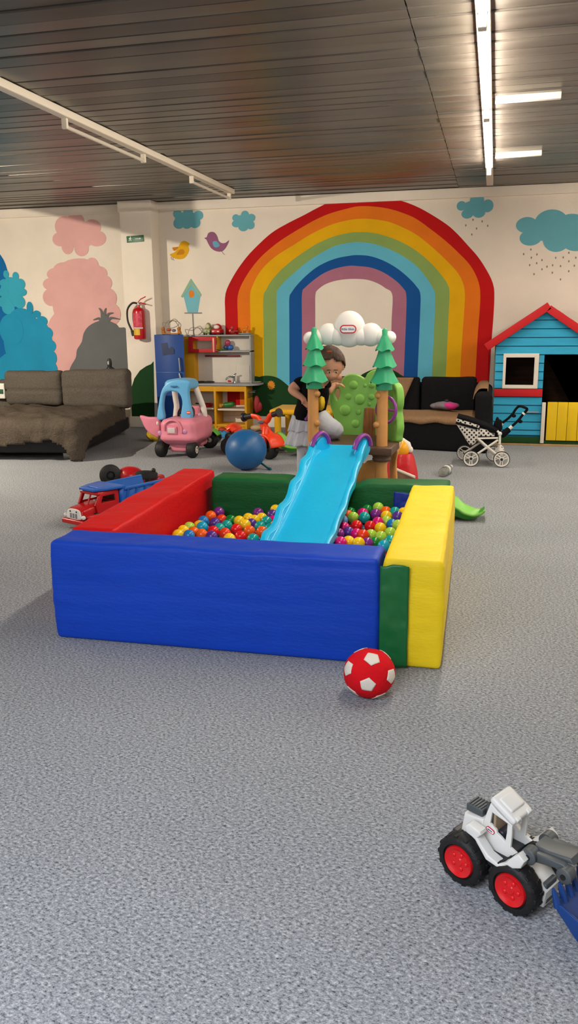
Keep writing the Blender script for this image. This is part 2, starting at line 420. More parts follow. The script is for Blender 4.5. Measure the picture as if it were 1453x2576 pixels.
# dark green hills and flower
HG = '#133d1a'
poly('hill_painting', [(640,1060),(638,956),(652,948),(672,945),(695,949),(715,962),(738,984),(760,1005),(800,1060)], HG, YW, 'dark green hill painted right of the kitchen', d=.0055, smooth=3)
poly('hill_painting', [(850,1062),(875,980),(902,948),(930,932),(955,927),(985,930),(1008,943),(1030,965),(1060,1062)], HG, YW, 'dark green hill painted behind the slide tower', d=.0055, smooth=3)
poly('hill_painting', [(386,1052),(386,912),(398,895),(420,880),(440,900),(440,1052)], HG, YW, 'dark green hill painted behind the blue refrigerator', d=.0055)
poly('hill_painting', [(332,1050),(329,980),(338,952),(352,932),(368,921),(380,916),(386,909),(389,1050)], HG, PY0, 'dark green hill painted on the pillar foot', parent=pillar)
q = MB(); c = at(682, 969, YW); q.xz([[(c.x+math.cos(a)*r, c.z+math.sin(a)*r*1.15) for a, r in [(2*PI*i/24, .045 if i % 2 else .06) for i in range(24)]]], YW-.008, .0008)
lab(q.build('flower_painting', paint('#d58a2c'), wall_back), 'orange flower painted on the dark green hill')
# left part: plain fluffy shapes in the colours of the painted wall
PK = '#dba9a6'
blob('fluffy_painting', [(200,590,45,35),(162,570,24,26),(190,556,22,20),(232,572,22,20),(243,600,24,20),(152,602,20,18),(170,620,15,20),(205,625,18,20)], PK, YW, 'pink fluffy cloud painted high beside the pillar')
blob('fluffy_painting', [(200,760,70,95),(140,690,22,16),(130,715,22,16),(128,748,20,22),(232,668,16,20),(250,688,20,18),(262,712,20,20),(270,750,24,26),(276,790,28,30),(205,870,95,110),(160,680,26,20),(200,690,60,40)], PK, YW, 'tall pink fluffy shape painted beside the pillar', d=.004)
BLc = '#1f8fb8'
blob('fluffy_painting', [(-20,700,42,75),(-30,800,80,160)], '#0a66a8', YW, 'dark blue arch painted at the left edge of the wall', d=.005)
blob('fluffy_painting', [(30,735,28,38),(16,690,7,10),(40,695,8,11),(52,715,12,14),(56,735,12,10),(50,760,14,16),(12,712,12,10),(8,735,14,10),(12,760,16,14),(22,775,16,16)], '#35a3bf', YW, 'light blue fluffy tuft painted above the blue shape', d=.009)
blob('fluffy_painting', [(60,860,50,85),(76,775,8,16),(93,790,10,9),(106,808,14,13),(118,838,16,16),(126,870,16,16),(128,900,16,20),(112,870,22,60),(118,930,28,30),(60,930,70,50),(30,830,30,40)], BLc, YW, 'bright blue fluffy shape painted behind the grey sofa', d=.013)
GRc = '#66696a'
poly('boulder_painting', [(170,960),(178,925),(192,900),(195,880),(207,860),(212,838),(225,820),(248,808),(270,806),(292,815),(300,824),(318,827),(322,870),(327,945),(327,1000),(170,1000)], GRc, YW, 'grey boulder shape painted behind the sofa', d=.019, smooth=3)
q = MB()
for a, (dx, dy) in enumerate([(-28,2),(-14,-28),(4,-28),(22,-16),(38,0)]):
    p0 = at(262+dx*.2, 812, YW); p2 = at(264+dx, 803+dy, YW); p1 = at(263+dx*.45, 800+dy*.55, YW)
    q.tube([p+V(0, -.02, 0) for p in smooth_path([p0, p1, p2], 5)], [.028-.0045*i*.5 for i in range(11)], n=8, flat=(1, .1), up=(0, 1, 0))
lab(q.build('grass_tuft_painting', paint(GRc), wall_back), 'grey grass tuft painted above the boulder')
# ---------------------------------------------------------------- foam ball pit
HP = .49
def foamdisp(seed, amp=.0055):
    def f(p, n):
        up = abs(n.z)
        if up > .7:
            h = amp*1.2*nz((p.x*2.4, p.y*3, 0), 1, seed)+amp*.7*nz((p.x*7+p.y*5, p.y*9-p.x*5, 0), 1, seed+3)
            if n.z < 0: h = 0
        else:
            s = p.x if abs(n.y) > .5 else p.y
            k = .25+.75*max(0, min(1, .5+1.2*nz((s*1.1, 0, p.z*2), 1, seed+8)))*(.4+.6*min(1, max(0, p.z/.3)))
            h = amp*1.1*k*nz((s*1.0, 3, p.z*17+1.6*nz((s*1.3, 0, p.z*2), 1, seed)), 1, seed)+amp*.8*k*nz((s*1.8, 7, p.z*38+2.5*nz((s*1.6, 0, p.z*3), 1, seed)), 1, seed+1)+amp*1.6*(1-((p.z-HP/2)/(HP/2))**2)
            h *= min(1, p.z/.05+.2)
        return n*h
    return f
def foam(name, x0, x1, y0, y1, h, color, label, seed, r=.018, shear=None):
    q = MB(); f = foamdisp(seed)
    def dd(p, n):
        w = f(p, n)
        if shear: w = w+shear(p)
        return w
    q.box(((x0+x1)/2, (y0+y1)/2, h/2), (x1-x0, y1-y0, h), r, .018, None, None, dd)
    m = mat('foam_'+color, color, .5, .25, bump=.12, bscale=24, stretch=(1, 1, 3), var=.05, vscale=5)
    return tag(q.build(name, m, angle=180), label, 'foam block')
PX = (-1.995, -.165)
foam('foam_block', PX[0], -.437, 3.37, 3.60, .485, '#0b40b4', 'long blue foam block at the front of the ball pit', 1)
foam('foam_block', -2.005, -1.775, 3.625, 5.27, .49, '#c8060f', 'red foam block on the left side of the ball pit', 2, shear=lambda p: V(-.03*(p.y-3.6)/1.6-.012*(p.z/.49), 0, 0))
SX = fl(822, 1205, .5).x
gb = foam('foam_block', -1.755, -.232, 5.02, 5.25, .48, '#0b5a2a', 'dark green foam block at the back of the ball pit', 3, shear=lambda p: V(0, 0, -.055*math.exp(-((p.x-SX)/.2)**4)*max(0, p.z/.48)))
yb = foam('foam_block', -.418, PX[1], 3.375, 4.995, .49, '#f2d21e', 'yellow foam block on the right side of the ball pit', 4, shear=lambda p: V(-.03*(p.y-3.4)/1.6, 0, 0))
def flap(name, x0, x1, y, z0, z1, color, parent, label, seed):
    q = MB()
    def f(u, v):
        x = x0+(x1-x0)*u; z = z0+(z1-z0)*v
        return V(x+.006*nz((0, v*3, 0), 1, seed)*(u > .5), y-.006-.004*nz((x*30, z*24+2*nz((x*6, z*6, 0)), 0), 1, seed)-.004*math.sin(PI*u), z+(.012*nz((u*3, 0, 5), 1, seed) if v > .8 else 0))
    q.grid(f, 14, 40)
    o = q.build(name, mat('foam_'+color, color, .42, .4), parent, angle=180, solid=.004); lab(o, label)
flap('fabric_flap', -.428, -.305, 3.357, .01, .468, '#0e6532', yb, 'green fabric flap wrapped over the end of the yellow block', 5)
flap('fabric_flap', -.56, -.4, 5.0, .05, .44, '#0d2f9a', gb, 'blue fabric flap on the inside of the green block', 6)
# ---------------------------------------------------------------- slide path (needed by the balls)
SLP = smooth_path([at(860, 1119, 5.58), at(841, 1157, 5.36), at(818, 1218, 5.0), at(788, 1290, 4.63), at(760, 1350, 4.35), at(738, 1398, 4.12)+V(0, 0, .01)], 8)
# ---------------------------------------------------------------- balls
BC = {'purple': '#7d2a86', 'violet': '#54308a', 'orange': '#ee5f12', 'red': '#d9161b', 'vermilion': '#e93a16', 'blue': '#1377bd', 'cyan': '#10a0c4', 'teal': '#0c9c96', 'green': '#0c7a2c', 'lime': '#a5cf45', 'yellow': '#f3c616', 'magenta': '#d31173', 'sky blue': '#6f9fe0', 'golden': '#f2b12a'}
LB = [(558,208,'purple'),(470,250,'orange'),(585,290,'vermilion'),(390,305,'blue'),(515,325,'violet'),(683,295,'green'),(775,305,'yellow'),(345,355,'golden'),(378,368,'cyan'),(240,372,'lime'),(175,408,'yellow'),(120,455,'yellow'),(235,460,'blue'),(285,425,'orange'),(372,448,'orange'),(478,470,'violet'),(495,415,'red'),(622,438,'vermilion'),(563,385,'teal'),(640,352,'teal'),(743,393,'red'),(792,470,'red'),(670,497,'yellow'),(840,345,'yellow'),(885,412,'orange'),(905,335,'violet'),(872,275,'yellow'),(940,295,'yellow'),(1018,272,'yellow'),(980,218,'purple'),(1132,238,'violet'),(1165,182,'yellow'),(1068,310,'teal'),(1150,300,'magenta'),(1000,365,'teal'),(1020,420,'orange'),(1110,388,'teal'),(925,500,'teal'),(1225,205,'violet'),(1255,150,'green'),(1165,355,'golden')]
RBL = [(498,322,'lime'),(408,340,'green'),(478,375,'purple'),(562,355,'orange'),(637,360,'teal'),(660,397,'violet'),(708,365,'yellow'),(565,392,'yellow'),(370,370,'magenta'),(268,362,'green'),(195,378,'red'),(245,385,'orange'),(290,402,'lime'),(383,402,'teal'),(200,427,'sky blue'),(568,437,'lime'),(615,462,'blue'),(662,468,'lime'),(318,472,'red'),(432,477,'red'),(495,445,'magenta'),(212,487,'magenta'),(515,492,'yellow'),(598,532,'lime'),(145,485,'teal'),(168,540,'purple'),(252,527,'violet'),(318,542,'magenta'),(372,552,'vermilion'),(438,550,'lime'),(520,565,'lime'),(135,600,'green'),(185,612,'magenta'),(252,605,'yellow'),(335,617,'yellow'),(405,618,'purple'),(470,615,'green'),(545,640,'cyan'),(600,600,'teal')]
BR = .035
balls = []
for side, L, ox, oy, sc in (('left', LB, 420, 1240, 4.2735), ('right', RBL, 800, 1180, 3.302)):
    for x, y, c in L:
        px, py = ox+x/sc, oy+y/sc
        k = ray(px, py).normalized(); p = fl(px, py, .285)
        balls.append([k, (p-CAM).length, side, c, px, py])
def slide_z(p):                  # height of the slide bed above or below a point, None beside it
    best = min(SLP, key=lambda s: abs(s.y-p.y))
    return best.z if abs(p.x-best.x) < .25 and p.y > SLP[-1].y-.05 else None
for it in range(160):
    moved = 0
    for i in range(len(balls)):
        for j in range(i):
            a, b2 = balls[i], balls[j]
            pa, pb = CAM+a[0]*a[1], CAM+b2[0]*b2[1]; dv = pa-pb; L = dv.length
            if L < 2*BR:
                s = (2*BR-L)*.3; g = 1 if a[1] >= b2[1] else -1
                a[1] += g*s; b2[1] -= g*s; moved += 1
    for a in balls:
        p = CAM+a[0]*a[1]
        if p.y > 5.0-BR: a[1] -= (p.y-5.0+BR)*.5
        if p.x < -1.75+BR: a[1] -= .004
        z = p.z
        if z < .2: a[1] -= .006
        if z > .40: a[1] += .006
    if not moved: break
q = MB(); q.box((-1.09, 4.3, .085), (1.26, 1.3, .17), .02); tag(q.build('floor_mat', plas('#16367a', .6)), 'blue padded mat lying inside the ball pit under the balls', 'mat')
ball_me = {}
def ball(p, c, label, group):
    if c not in ball_me:
        q = MB(); q.ell((0, 0, 0), BR, nu=28, nv=18); o = q.build('plastic_ball', plas(BC[c], .24), local=True, angle=180); ball_me[c] = o
    else:
        o = ball_me[c].copy(); COL.objects.link(o)
    o.location = p
    tag(o, label, 'ball', group); return o
ORD = ['first', 'second', 'third', 'fourth', 'fifth', 'sixth', 'seventh', 'eighth', 'ninth', 'tenth']
tops = []
for side in ('left', 'right'):
    for c in BC:
        g = sorted([a for a in balls if a[2] == side and a[3] == c], key=lambda a: a[4])
        for i, a in enumerate(g):
            if len(g) == 1: t = f'{c} plastic ball, the only {c} one lying {side} of the blue slide'
            elif i == 0: t = f'{c} plastic ball, leftmost of the {c} ones lying {side} of the blue slide'
            elif i == len(g)-1: t = f'{c} plastic ball, rightmost of the {c} ones lying {side} of the blue slide'
            else: t = f'{c} plastic ball, {ORD[i]} from left of the {c} ones {side} of the blue slide'
            p = CAM+a[0]*a[1]; tops.append(p); ball(p, c, t, f'play balls in the pit {side} of the slide')
# a lower layer that shows through the gaps
cols = list(BC); low = []
nrow = 0; y = 4.965
while y > 4.02:
    x = -1.70+(.036 if nrow % 2 else 0)
    while x < -.50:
        p = V(x+rng.uniform(-.001, .001), y, .207)
        s = slide_z(p)
        if (s is None or s-.09 > p.z+BR) and all((p-t).length > 2*BR*.97 for t in tops): low.append(p)
        x += .0715
    y -= .0625; nrow += 1
for i, p in enumerate(low):
    c = rng.choice(cols); ball(p, c, f'{c} plastic ball mostly buried under the top layer of the pit', 'play balls buried in the lower layer')
# ---------------------------------------------------------------- slide tower
def onp(px, A, B):               # pixels -> (s along A->B, z) on the upright plane through A and B
    A = V(A[0], A[1], 0); B = V(B[0], B[1], 0); t = (B-A).normalized(); nrm = V(t.y, -t.x, 0); o = []
    for x, y in px:
        k = ray(x, y); u = (A-V(CAM.x, CAM.y, 0)).dot(nrm)/k.dot(nrm); p = CAM+k*u; o.append(((p-A).dot(t), p.z))
    return o
def planeM(A, B):
    A = V(A[0], A[1], 0); B = V(B[0], B[1], 0); t = (B-A).normalized(); nrm = V(t.y, -t.x, 0)
    return Matrix(((t.x, 0, nrm.x, A.x), (t.y, 0, nrm.y, A.y), (0, 1, 0, 0), (0, 0, 0, 1)))
TY = 5.8
ts = thing('slide_tower', 'climbing tower with blue slide, tree-topped posts and white cloud arch', 'slide', (-1.0, 5.95, 0))
TAN = mat('plastic_tan', '#c98f4f', .5, .4, var=.07, vscale=14, bump=.1, bscale=120)
GRN = mat('plastic_leaf', '#7cb64e', .5, .4, var=.05, vscale=10, bump=.08, bscale=120)
TREE = mat('plastic_tree', '#35a877', .5, .4, var=.12, vscale=9, bump=.1, bscale=100, stretch=(1, 1, .5))
BRN = mat('plastic_brown', '#5c4434', .55, .35, var=.12, vscale=12, bump=.2, bscale=30, stretch=(1, 1, 4))
PUR = plas('#84398f', .3)
BLS = mat('plastic_slide', '#14b4e4', .35, .45, var=.03, vscale=40)
WHT = plas('#ece9e4', .4)
posts = []
for xt, xb, knobs in ((787, 785, ((797, 991), (797, 1065))), (961.5, 957, ((950, 995), (946, 1069)))):
    X = at(xt, 1000, TY).x; zt = at(xt, 976, TY).z
    q = MB(); q.lathe([(.043, 0), (.046, .02), (.046, .38), (.041, .42), (.039, zt-.1), (.0385, zt)], TAN, Matrix.Translation((X, TY, 0)))
    p = q.build('post', TAN, ts)
    for kx, ky in knobs:
        c = at(kx, ky, TY-.036); q = MB(); q.ell(c, (.02, .014, .02)); q.build('knob', TAN, p)
        q = MB(); q.tube([c+V(.021*math.cos(a), .004, .021*math.sin(a)) for a in [2*PI*i/20 for i in range(20)]], .003, n=6, closed=True); q.build('knob_rim', TAN, p)
    posts.append(X)
    # tree top: three flared tiers with wavy hems and a collar
    cx = at(xt+3 if xt < 900 else xt+5, 900, TY).x
    T = Matrix.Translation((cx, TY-.005, 0))
    def zz(py): return at(xt, py, TY).z
    dy = 0 if xt < 900 else 3
    tiers = [(824+dy, 878+dy, .004, .066), (868+dy, 919+dy, .036, .083), (908+dy, 959+dy, .042, .098)]
    tr = None
    for i, (yt, yb, r0, r1) in enumerate(tiers):
        a, e = zz(yt), zz(yb); q = MB()
        prof = []
        for j in range(13):
            t = j/12; rr = (r0+(r1-r0)*(t**1.35 if i else (t**.9)*.75+.25*t*t)) if j else (r0 if i else .002)
            prof.append((max(rr, .002), a+(e-a)*t+ (0.012*(1-(1-t)**3)-.012 if not i else 0)))
        if not i: prof = [(.001, a+.004), (.012, a+.001), (.02, a-.01)]+prof[3:]
        prof += [(r1-.012, e+.006), (r1-.03, e+.012), (r0*.5+.01, e+.03)]
        def wv(j, g, r, z, N=len(prof), i=i):
            f = max(0, min(1, (j-3)/9)) if j < N-3 else 1
            s = math.sin(5*g+i*.7+.6)
            return r*(1+.055*f*s), z+.007*f*s
        q.lathe(prof, TREE, T, 60, wv); o = q.build('tree_top', TREE, ts if tr is None else tr)
        if tr is None: tr = o
    q = MB(); a, e = zz(955+dy), zz(977+dy); q.lathe([(.055, a), (.058, e+.005), (.056, e)], TREE, T, 40); q.build('collar', TREE, tr)
    c = at(xt-13, 965+dy, TY-.058); q = MB(); q.ell(c, (.009, .004, .013), plas('#1f4d3c')); q.build('bolt', plas('#1f4d3c'), tr)
    # brown ring around the post
    a = at(xb, 1150, TY).z; q = MB()
    q.lathe([(.046, a-.028), (.062, a-.026), (.068, a-.012), (.063, a), (.068, a+.012), (.062, a+.026), (.044, a+.028)], BRN, Matrix.Translation((X, TY, 0)), 36); q.build('post_ring', BRN, ts)
# cloud arch
q = MB(); cm = WHT
for (x, y, r) in ((878, 828, 45), (826, 841, 27), (932, 842, 29), (779, 851, 16), (980, 849, 16), (800, 850, 20), (960, 848, 20), (850, 845, 24), (908, 845, 24)):
    c = at(x, y, 5.9); R = (at(x+r, y, 5.9)-c).length; q.ell(c, (R*(.9 if r > 40 else 1), .05+R*.15, R), cm, nu=40, nv=24)
cl = q.build('cloud_arch', cm, ts, angle=180)
c = at(875, 828, 5.9-.098); W2 = (at(896, 828, 5.8)-at(854, 828, 5.8)).length/2
def stad(w, h, n=12):
    r = h; return [(w-r+r*math.cos(a), r*math.sin(a)) for a in [-PI/2+PI*i/n for i in range(n+1)]]+[(-w+r+r*math.cos(a), r*math.sin(a)) for a in [PI/2+PI*i/n for i in range(n+1)]]
def emblem(parent, c, w, h, M=None, text=True):
    R = plas('#c01b2c'); Wm = plas('#f0eeec'); N = plas('#24416f')
    if M is None: M = Matrix(((1, 0, 0, c[0]), (0, 0, -1, c[1]), (0, 1, 0, c[2]), (0, 0, 0, 1)))
    q = MB(); q.plate([stad(w, h), stad(w*.86, h*.72)], .004, .001, R, M); q.plate([stad(w*.88, h*.74)], .002, 0, Wm, M)
    if text: q.text('little tikes.', h*.78, N, M @ Matrix.Translation((0, 0, .0015)), .0008)
    else: q.box((0, 0, .001), (w*1.1, h*.35, .003), .0005, None, N, M)
    return q.build('emblem', None, parent)
lab(emblem(cl, c, W2, W2*.5), 'red oval emblem with small blue lettering')
# platform and base
pz = .60
pl = [fl(785, 1118, pz), fl(905, 1119, pz), fl(935, 1125, pz), fl(984, 1128, pz), fl(1004, 1110, pz), fl(985, 1094, pz), fl(838, 1092, pz), fl(790, 1100, pz)]
q = MB(); q.plate([[(p.x, p.y) for p in pl]], .06, .012, BRN, Matrix.Translation((0, 0, pz-.03))); pf = q.build('platform', BRN, ts)
q = MB(); xl, xr = posts
pts = [(xl, .0), (xr, .0), (xr, pz-.1)]+[(at(935-20*i/8, 0, 5.83).x, at(920, 1159, 5.83).z-.022*math.sin(PI*i/8)) for i in range(9)]+[(xl, pz-.1)]
q.xz([pts], 5.83, .03, .006, TAN); lab(q.build('front_panel', mat('plastic_rust', '#9a5a2b', .5, .4, var=.1, vscale=10), ts), 'rust brown wall under the platform')
q = MB(); A = fl(976, 1160, .45); pr = [p for p in smooth_path([fl(1000, 1114, .56), at(992, 1140, 6.1), at(988, 1165, 6.1), V(at(993, 1195, 6.1).x, 6.1, .2), V(at(993, 1195, 6.1).x+.01, 6.1, 0)], 5)]
q.tube(pr, .03, TAN, n=12, flat=(.8, 1.4)); q.build('leg', TAN, ts)
q = MB(); q.box((-1.32, 6.3, .29), (.06, .06, .57), .015, None, TAN); q.build('leg', TAN, ts)
# leafy back panel with bumps and hand hole
A, B_ = (-1.6, 6.34), (-.5, 6.34); PM = planeM(A, B_)
out = onp([(835,1104),(838,1080),(842,1060),(838,1040),(831,1020),(828,1000),(831,985),(842,973),(857,967),(861,955),(868,946),(882,941),(896,941),(908,946),(918,951),(924,940),(937,931),(955,929),(975,935),(985,950),(990,970),(1000,1104)], A, B_)
hole = onp([(850,1006),(844,999),(842,989),(845,980),(851,977),(855,983),(855,993),(853,1001)], A, B_)
sm = lambda L: [(p.x, p.y) for p in smooth_path([V(a, b, 0) for a, b in L], 4, True)]
q = MB(); q.plate([sm(out), sm(hole)], .05, .012, GRN, PM, 4); bp = q.build('leaf_panel', GRN, ts, angle=60)
for x, y, r in ((890,968,11),(919,969,5),(877,997,8),(906,1004,13.5),(869,1031,14),(902,1036,7),(895,1065,10.5),(935,998,8),(936,967,9),(930,1016,5)):
    (s, z), (s2, _) = onp([(x, y), (x+r, y)], A, B_)
    q = MB(); q.ell((s, z, .024), (s2-s, s2-s, (s2-s)*.5), GRN, PM, 28, 14); q.build('bump', GRN, bp)
tk = onp([(917,1026),(930,1024),(945,1027),(945,1108),(912,1108)], A, B_)
WD = mat('trunk_wood', '#8a5626', .55, .3, var=.35, vscale=9, bump=.4, bscale=12, stretch=(5, 5, .6))
q = MB(); q.plate([tk], .05, .008, WD, PM @ Matrix.Translation((0, 0, .012))); lab(q.build('trunk', WD, bp), 'brown wood grained tree trunk')
A2, B2 = fl(968, 1100, pz), fl(1003, 1112, pz); B2 = A2+(V(.17, -.30, 0)).normalized()*.36
PM2 = planeM(A2, B2)
out = onp([(966,1102),(966,985),(976,966),(988,961),(998,964),(1005,976),(1008,1000),(1007,1020),(1004,1035),(1006,1050),(1008,1075),(1005,1095),(1000,1112)], A2, B2)
hole = onp([(1000,1020),(998,1005),(998,988),(1000,981),(1003,988),(1003,1008)], A2, B2)
q = MB(); q.plate([sm(out), sm(hole)], .06, .012, GRN, PM2, 4); bp2 = q.build('leaf_panel', GRN, ts, angle=60)
for x, y, r in ((979,987,6),(980,1030,8)):
    (s, z), (s2, _) = onp([(x, y), (x+r, y)], A2, B2); q = MB(); q.ell((s, z, .028), (abs(s2-s)*1.2, abs(s2-s), .02), GRN, PM2); q.build('bump', GRN, bp2)
# purple steering wheels beside the posts
def wheel(c, r, nrm, parent):
    M = Matrix.Translation(c) @ Vector(nrm).to_track_quat('Z', 'Y').to_matrix().to_4x4()
    q = MB(); q.tube([(r*math.cos(a), r*math.sin(a), 0) for a in [2*PI*i/40 for i in range(40)]], .012, PUR, M, 10, True)
    for i in range(14):
        a = 2*PI*i/14; q.ell((r*.93*math.cos(a), r*.93*math.sin(a), 0), (.008, .008, .01), plas('#4e2158'), M, 8, 6)
    q.tube([(-r, 0, 0), (r, 0, 0)], .009, PUR, M, 8); q.tube([(0, -r, 0), (0, r, 0)], .009, PUR, M, 8)
    return q.build('steering_wheel', PUR, parent)
wheel(at(971, 1031, 5.9), .09, (-.55, -.8, .05), ts)
wl = wheel(at(770, 1028, 5.93), .075, (-.8, -.5, .1), ts)
# slide
def slide():
    q = MB(); N = len(SLP); verts = []; sect_n = 0; dirx = []
    T0 = (SLP[-1]-SLP[0]); T0.z = 0; T0.normalize(); side = V(-T0.y, T0.x, 0)     # +side = towards the right in the picture
    if side.x < 0: side = -side
    L = 0
    for i, p in enumerate(SLP):
        if i: L += (p-SLP[i-1]).length
        u = i/(N-1)
        t = (SLP[min(i+1, N-1)]-SLP[max(i-1, 0)]).normalized(); up = side.cross(t); up = up if up.z > 0 else -up
        fw = .088+.045*min(1, L/.18)             # half floor width grows out of the mouth
        ow = .19 if u > .12 else .165+.025*u/.12
        rim = .062+.012*math.sin(L*19)
        if i == 0: rim = .05
        ow2 = ow+.005*math.sin(L*19+1)
        top = [(-ow2-.006, rim-.035), (-ow2-.004, rim-.006), (-ow2+.008, rim), (-ow2+.022, rim-.003), (-ow2+.03, rim-.02), (-ow2+.036, rim-.022), (-(fw+.024), .02), (-(fw+.016), .018), (-(fw+.006), .001), (-fw*.5, 0), (0, 0), (fw*.5, 0), (fw+.006, .001), (fw+.016, .018), (fw+.024, .02), (ow2-.036, rim-.022), (ow2-.03, rim-.02), (ow2-.022, rim-.003), (ow2-.008, rim), (ow2+.004, rim-.006), (ow2+.006, rim-.035)]
        sec = top+[(a*.985 if abs(a) > .15 else a*1.0, b-.016) for a, b in reversed(top)]
        sect_n = len(sec)
        for a, b in sec: verts.append(p+side*a+up*b)
    faces = []
    for i in range(N-1):
        for k in range(sect_n): faces.append([i*sect_n+k, i*sect_n+(k+1) % sect_n, (i+1)*sect_n+(k+1) % sect_n, (i+1)*sect_n+k])
    h = sect_n//2
    for e in (0, N-1):
        for k in range(h-1): faces.append([e*sect_n+k, e*sect_n+k+1, e*sect_n+sect_n-2-k, e*sect_n+sect_n-1-k])
    q.add(verts, faces, BLS)
    return q.build('slide', BLS, ts, angle=50), side
sl, side = slide()
# rounded fins beside the mouth of the slide, each capped by a purple grip
for xs, outl, arc in ((-1, [(790,1160),(786,1140),(792,1122),(801,1106),(810,1098),(818,1100),(825,1109),(829,1122),(826,1136),(812,1156)], [(781,1122),(787,1106),(796,1094),(806,1088),(816,1093),(822,1104),(824,1114)]),
                      (1, [(884,1160),(890,1143),(899,1120),(910,1106),(921,1104),(927,1116),(929,1132),(920,1150),(905,1168)], [(888,1130),(893,1113),(901,1101),(912,1094),(921,1098),(926,1108),(928,1120)])):
    cY = 5.5; X = at(sum(p[0] for p in outl)/len(outl), 1130, cY).x
    a = V(X-.3*.12*1, cY+.3, 0); A = (X-.09, cY+.17); B3 = (X+.09, cY-.17)
    A, B3 = ((X-.105, cY-.12), (X+.105, cY+.12))
    M3 = planeM(A, B3); o2 = sm(onp(outl, A, B3))
    q = MB(); q.plate([o2], .022, .008, BLS, M3, 3); q.build('fin', BLS, sl)
    pa = onp(arc, A, B3); pts = smooth_path([M3 @ V(s, z, .012) for s, z in pa], 5)
    q = MB(); q.tube(pts, .014, PUR, n=14, flat=(1.0, 1.5), up=(A[1]-B3[1], B3[0]-A[0], 0)); q.build('grip', PUR, ts)
# ---------------------------------------------------------------- child behind the left post
SK = mat('skin', '#c98f72', .55, .4, var=.05, vscale=20)
HAIR = mat('hair_brown', '#4a3020', .5, .4, var=.5, vscale=14, bump=.5, bscale=40, stretch=(6, 1, 1))
ch = thing('person', 'small girl in black t-shirt and grey ruffled skirt climbing the slide tower', 'person', (at(768, 1100, 6.0).x, 6.0, 0))
HY = 6.02
hc = at(829, 917, HY); hr = (.098, .108, .118)
def hit(x, y, c, r):
    k = ray(x, y); o = CAM-c; a = V(*[k[i]/r[i] for i in range(3)]); b0 = V(*[o[i]/r[i] for i in range(3)])
    A_, B_, C_ = a.dot(a), 2*a.dot(b0), b0.dot(b0)-1; D = B_*B_-4*A_*C_
    return CAM+k*((-B_-math.sqrt(max(D, 0)))/(2*A_))
def remesh(q, name, m, parent, vox=.004, it=6):
    o = q.build(name, m, parent, angle=180)
    md = o.modifiers.new('r', 'REMESH'); md.mode = 'VOXEL'; md.voxel_size = vox; md.use_smooth_shade = True
    s = o.modifiers.new('s', 'SMOOTH'); s.iterations = it; s.factor = .5
    dg = bpy.context.evaluated_depsgraph_get(); me = bpy.data.meshes.new_from_object(o.evaluated_get(dg)); old = o.data
    o.modifiers.clear(); o.data = me; bpy.data.meshes.remove(old); me.name = name
    me.materials.clear(); me.materials.append(m)
    for p in me.polygons: p.use_smooth = True
    return o
def limb(q, pts, rad, n=14): q.tube(smooth_path(pts, 6), [r for r in resample([V(r, 0, 0) for r in rad], 1)] if False else [rad[min(int(i/6), len(rad)-1)]*(1-(i/6-int(i/6)))+rad[min(int(i/6)+1, len(rad)-1)]*(i/6-int(i/6)) for i in range(6*(len(pts)-1)+1)], n=n)
pel = at(776, 1058, 6.02); chest = at(789, 988, 6.0); neck = at(808, 962, 6.02)
shR = at(757, 966, 5.98); elR = at(734, 980, 5.95); wrR = at(760, 1001, 5.9); haR = at(766, 1010, 5.89)
shL = at(815, 968, 6.1); elL = at(824, 985, 6.14); wrL = at(838, 971, 6.2); haL = at(845, 967, 6.22)
hipL = at(796, 1056, 6.0); knL = at(846, 1082, 5.98); anL = at(822, 1106, 6.16)
hipR = at(772, 1065, 6.05); knR = at(764, 1145, 6.04); anR = V(at(758, 1200, 6.06).x, 6.08, .06)
q = MB()
def headdisp(w, n): return V(0, 0, 0)
q.ell(hc, hr, nu=40, nv=28)
q.ell(hit(834, 946, hc, hr)*.15+hc*.85+V(.008, -.03, -.055), (.055, .055, .05), nu=24, nv=16)      # jaw
q.ell(hit(839, 946, hc, hr)+V(.003, -.004, -.002), (.012, .014, .012), nu=14, nv=10)                 # nose
for x in (822, 849): q.ell(hit(x, 948, hc, hr)+V(0, .018, 0), (.028, .026, .026), nu=16, nv=12)     # cheeks
q.ell(hc+V(-.09, .03, -.02), (.012, .018, .026), nu=14, nv=10); q.ell(hc+V(.09, .03, -.02), (.012, .018, .026), nu=14, nv=10)
limb(q, [hc+V(-.02, .03, -.06), neck, chest+V(0, 0, .04)], [.045, .042, .07])
limb(q, [chest+V(0, 0, .04), chest, (chest+pel)/2, pel, pel+V(0, 0, -.05)], [.07, .092, .082, .08, .065], 20)
limb(q, [chest+V(-.03, 0, .05), shR, elR, wrR, haR], [.05, .042, .032, .022, .02])
limb(q, [chest+V(.03, .03, .05), shL, elL, wrL, haL], [.05, .04, .03, .022, .018])
limb(q, [pel, hipL, (hipL+knL)/2, knL, (knL+anL)/2+V(0, .02, 0), anL], [.08, .072, .058, .046, .04, .03])
limb(q, [pel, hipR, (hipR+knR)/2, knR, (knR+anR)/2, anR], [.08, .075, .06, .048, .043, .03])
def foot(a, d): limb(q, [a, a+V(0, 0, -.02)+d*.03, a+V(0, 0, -.035)+d*.1, a+V(0, 0, -.04)+d*.13], [.03, .032, .026, .016])
foot(anL, V(.6, -.6, 0).normalized()); foot(V(anR.x, anR.y, .062), V(.4, -.9, 0).normalized())
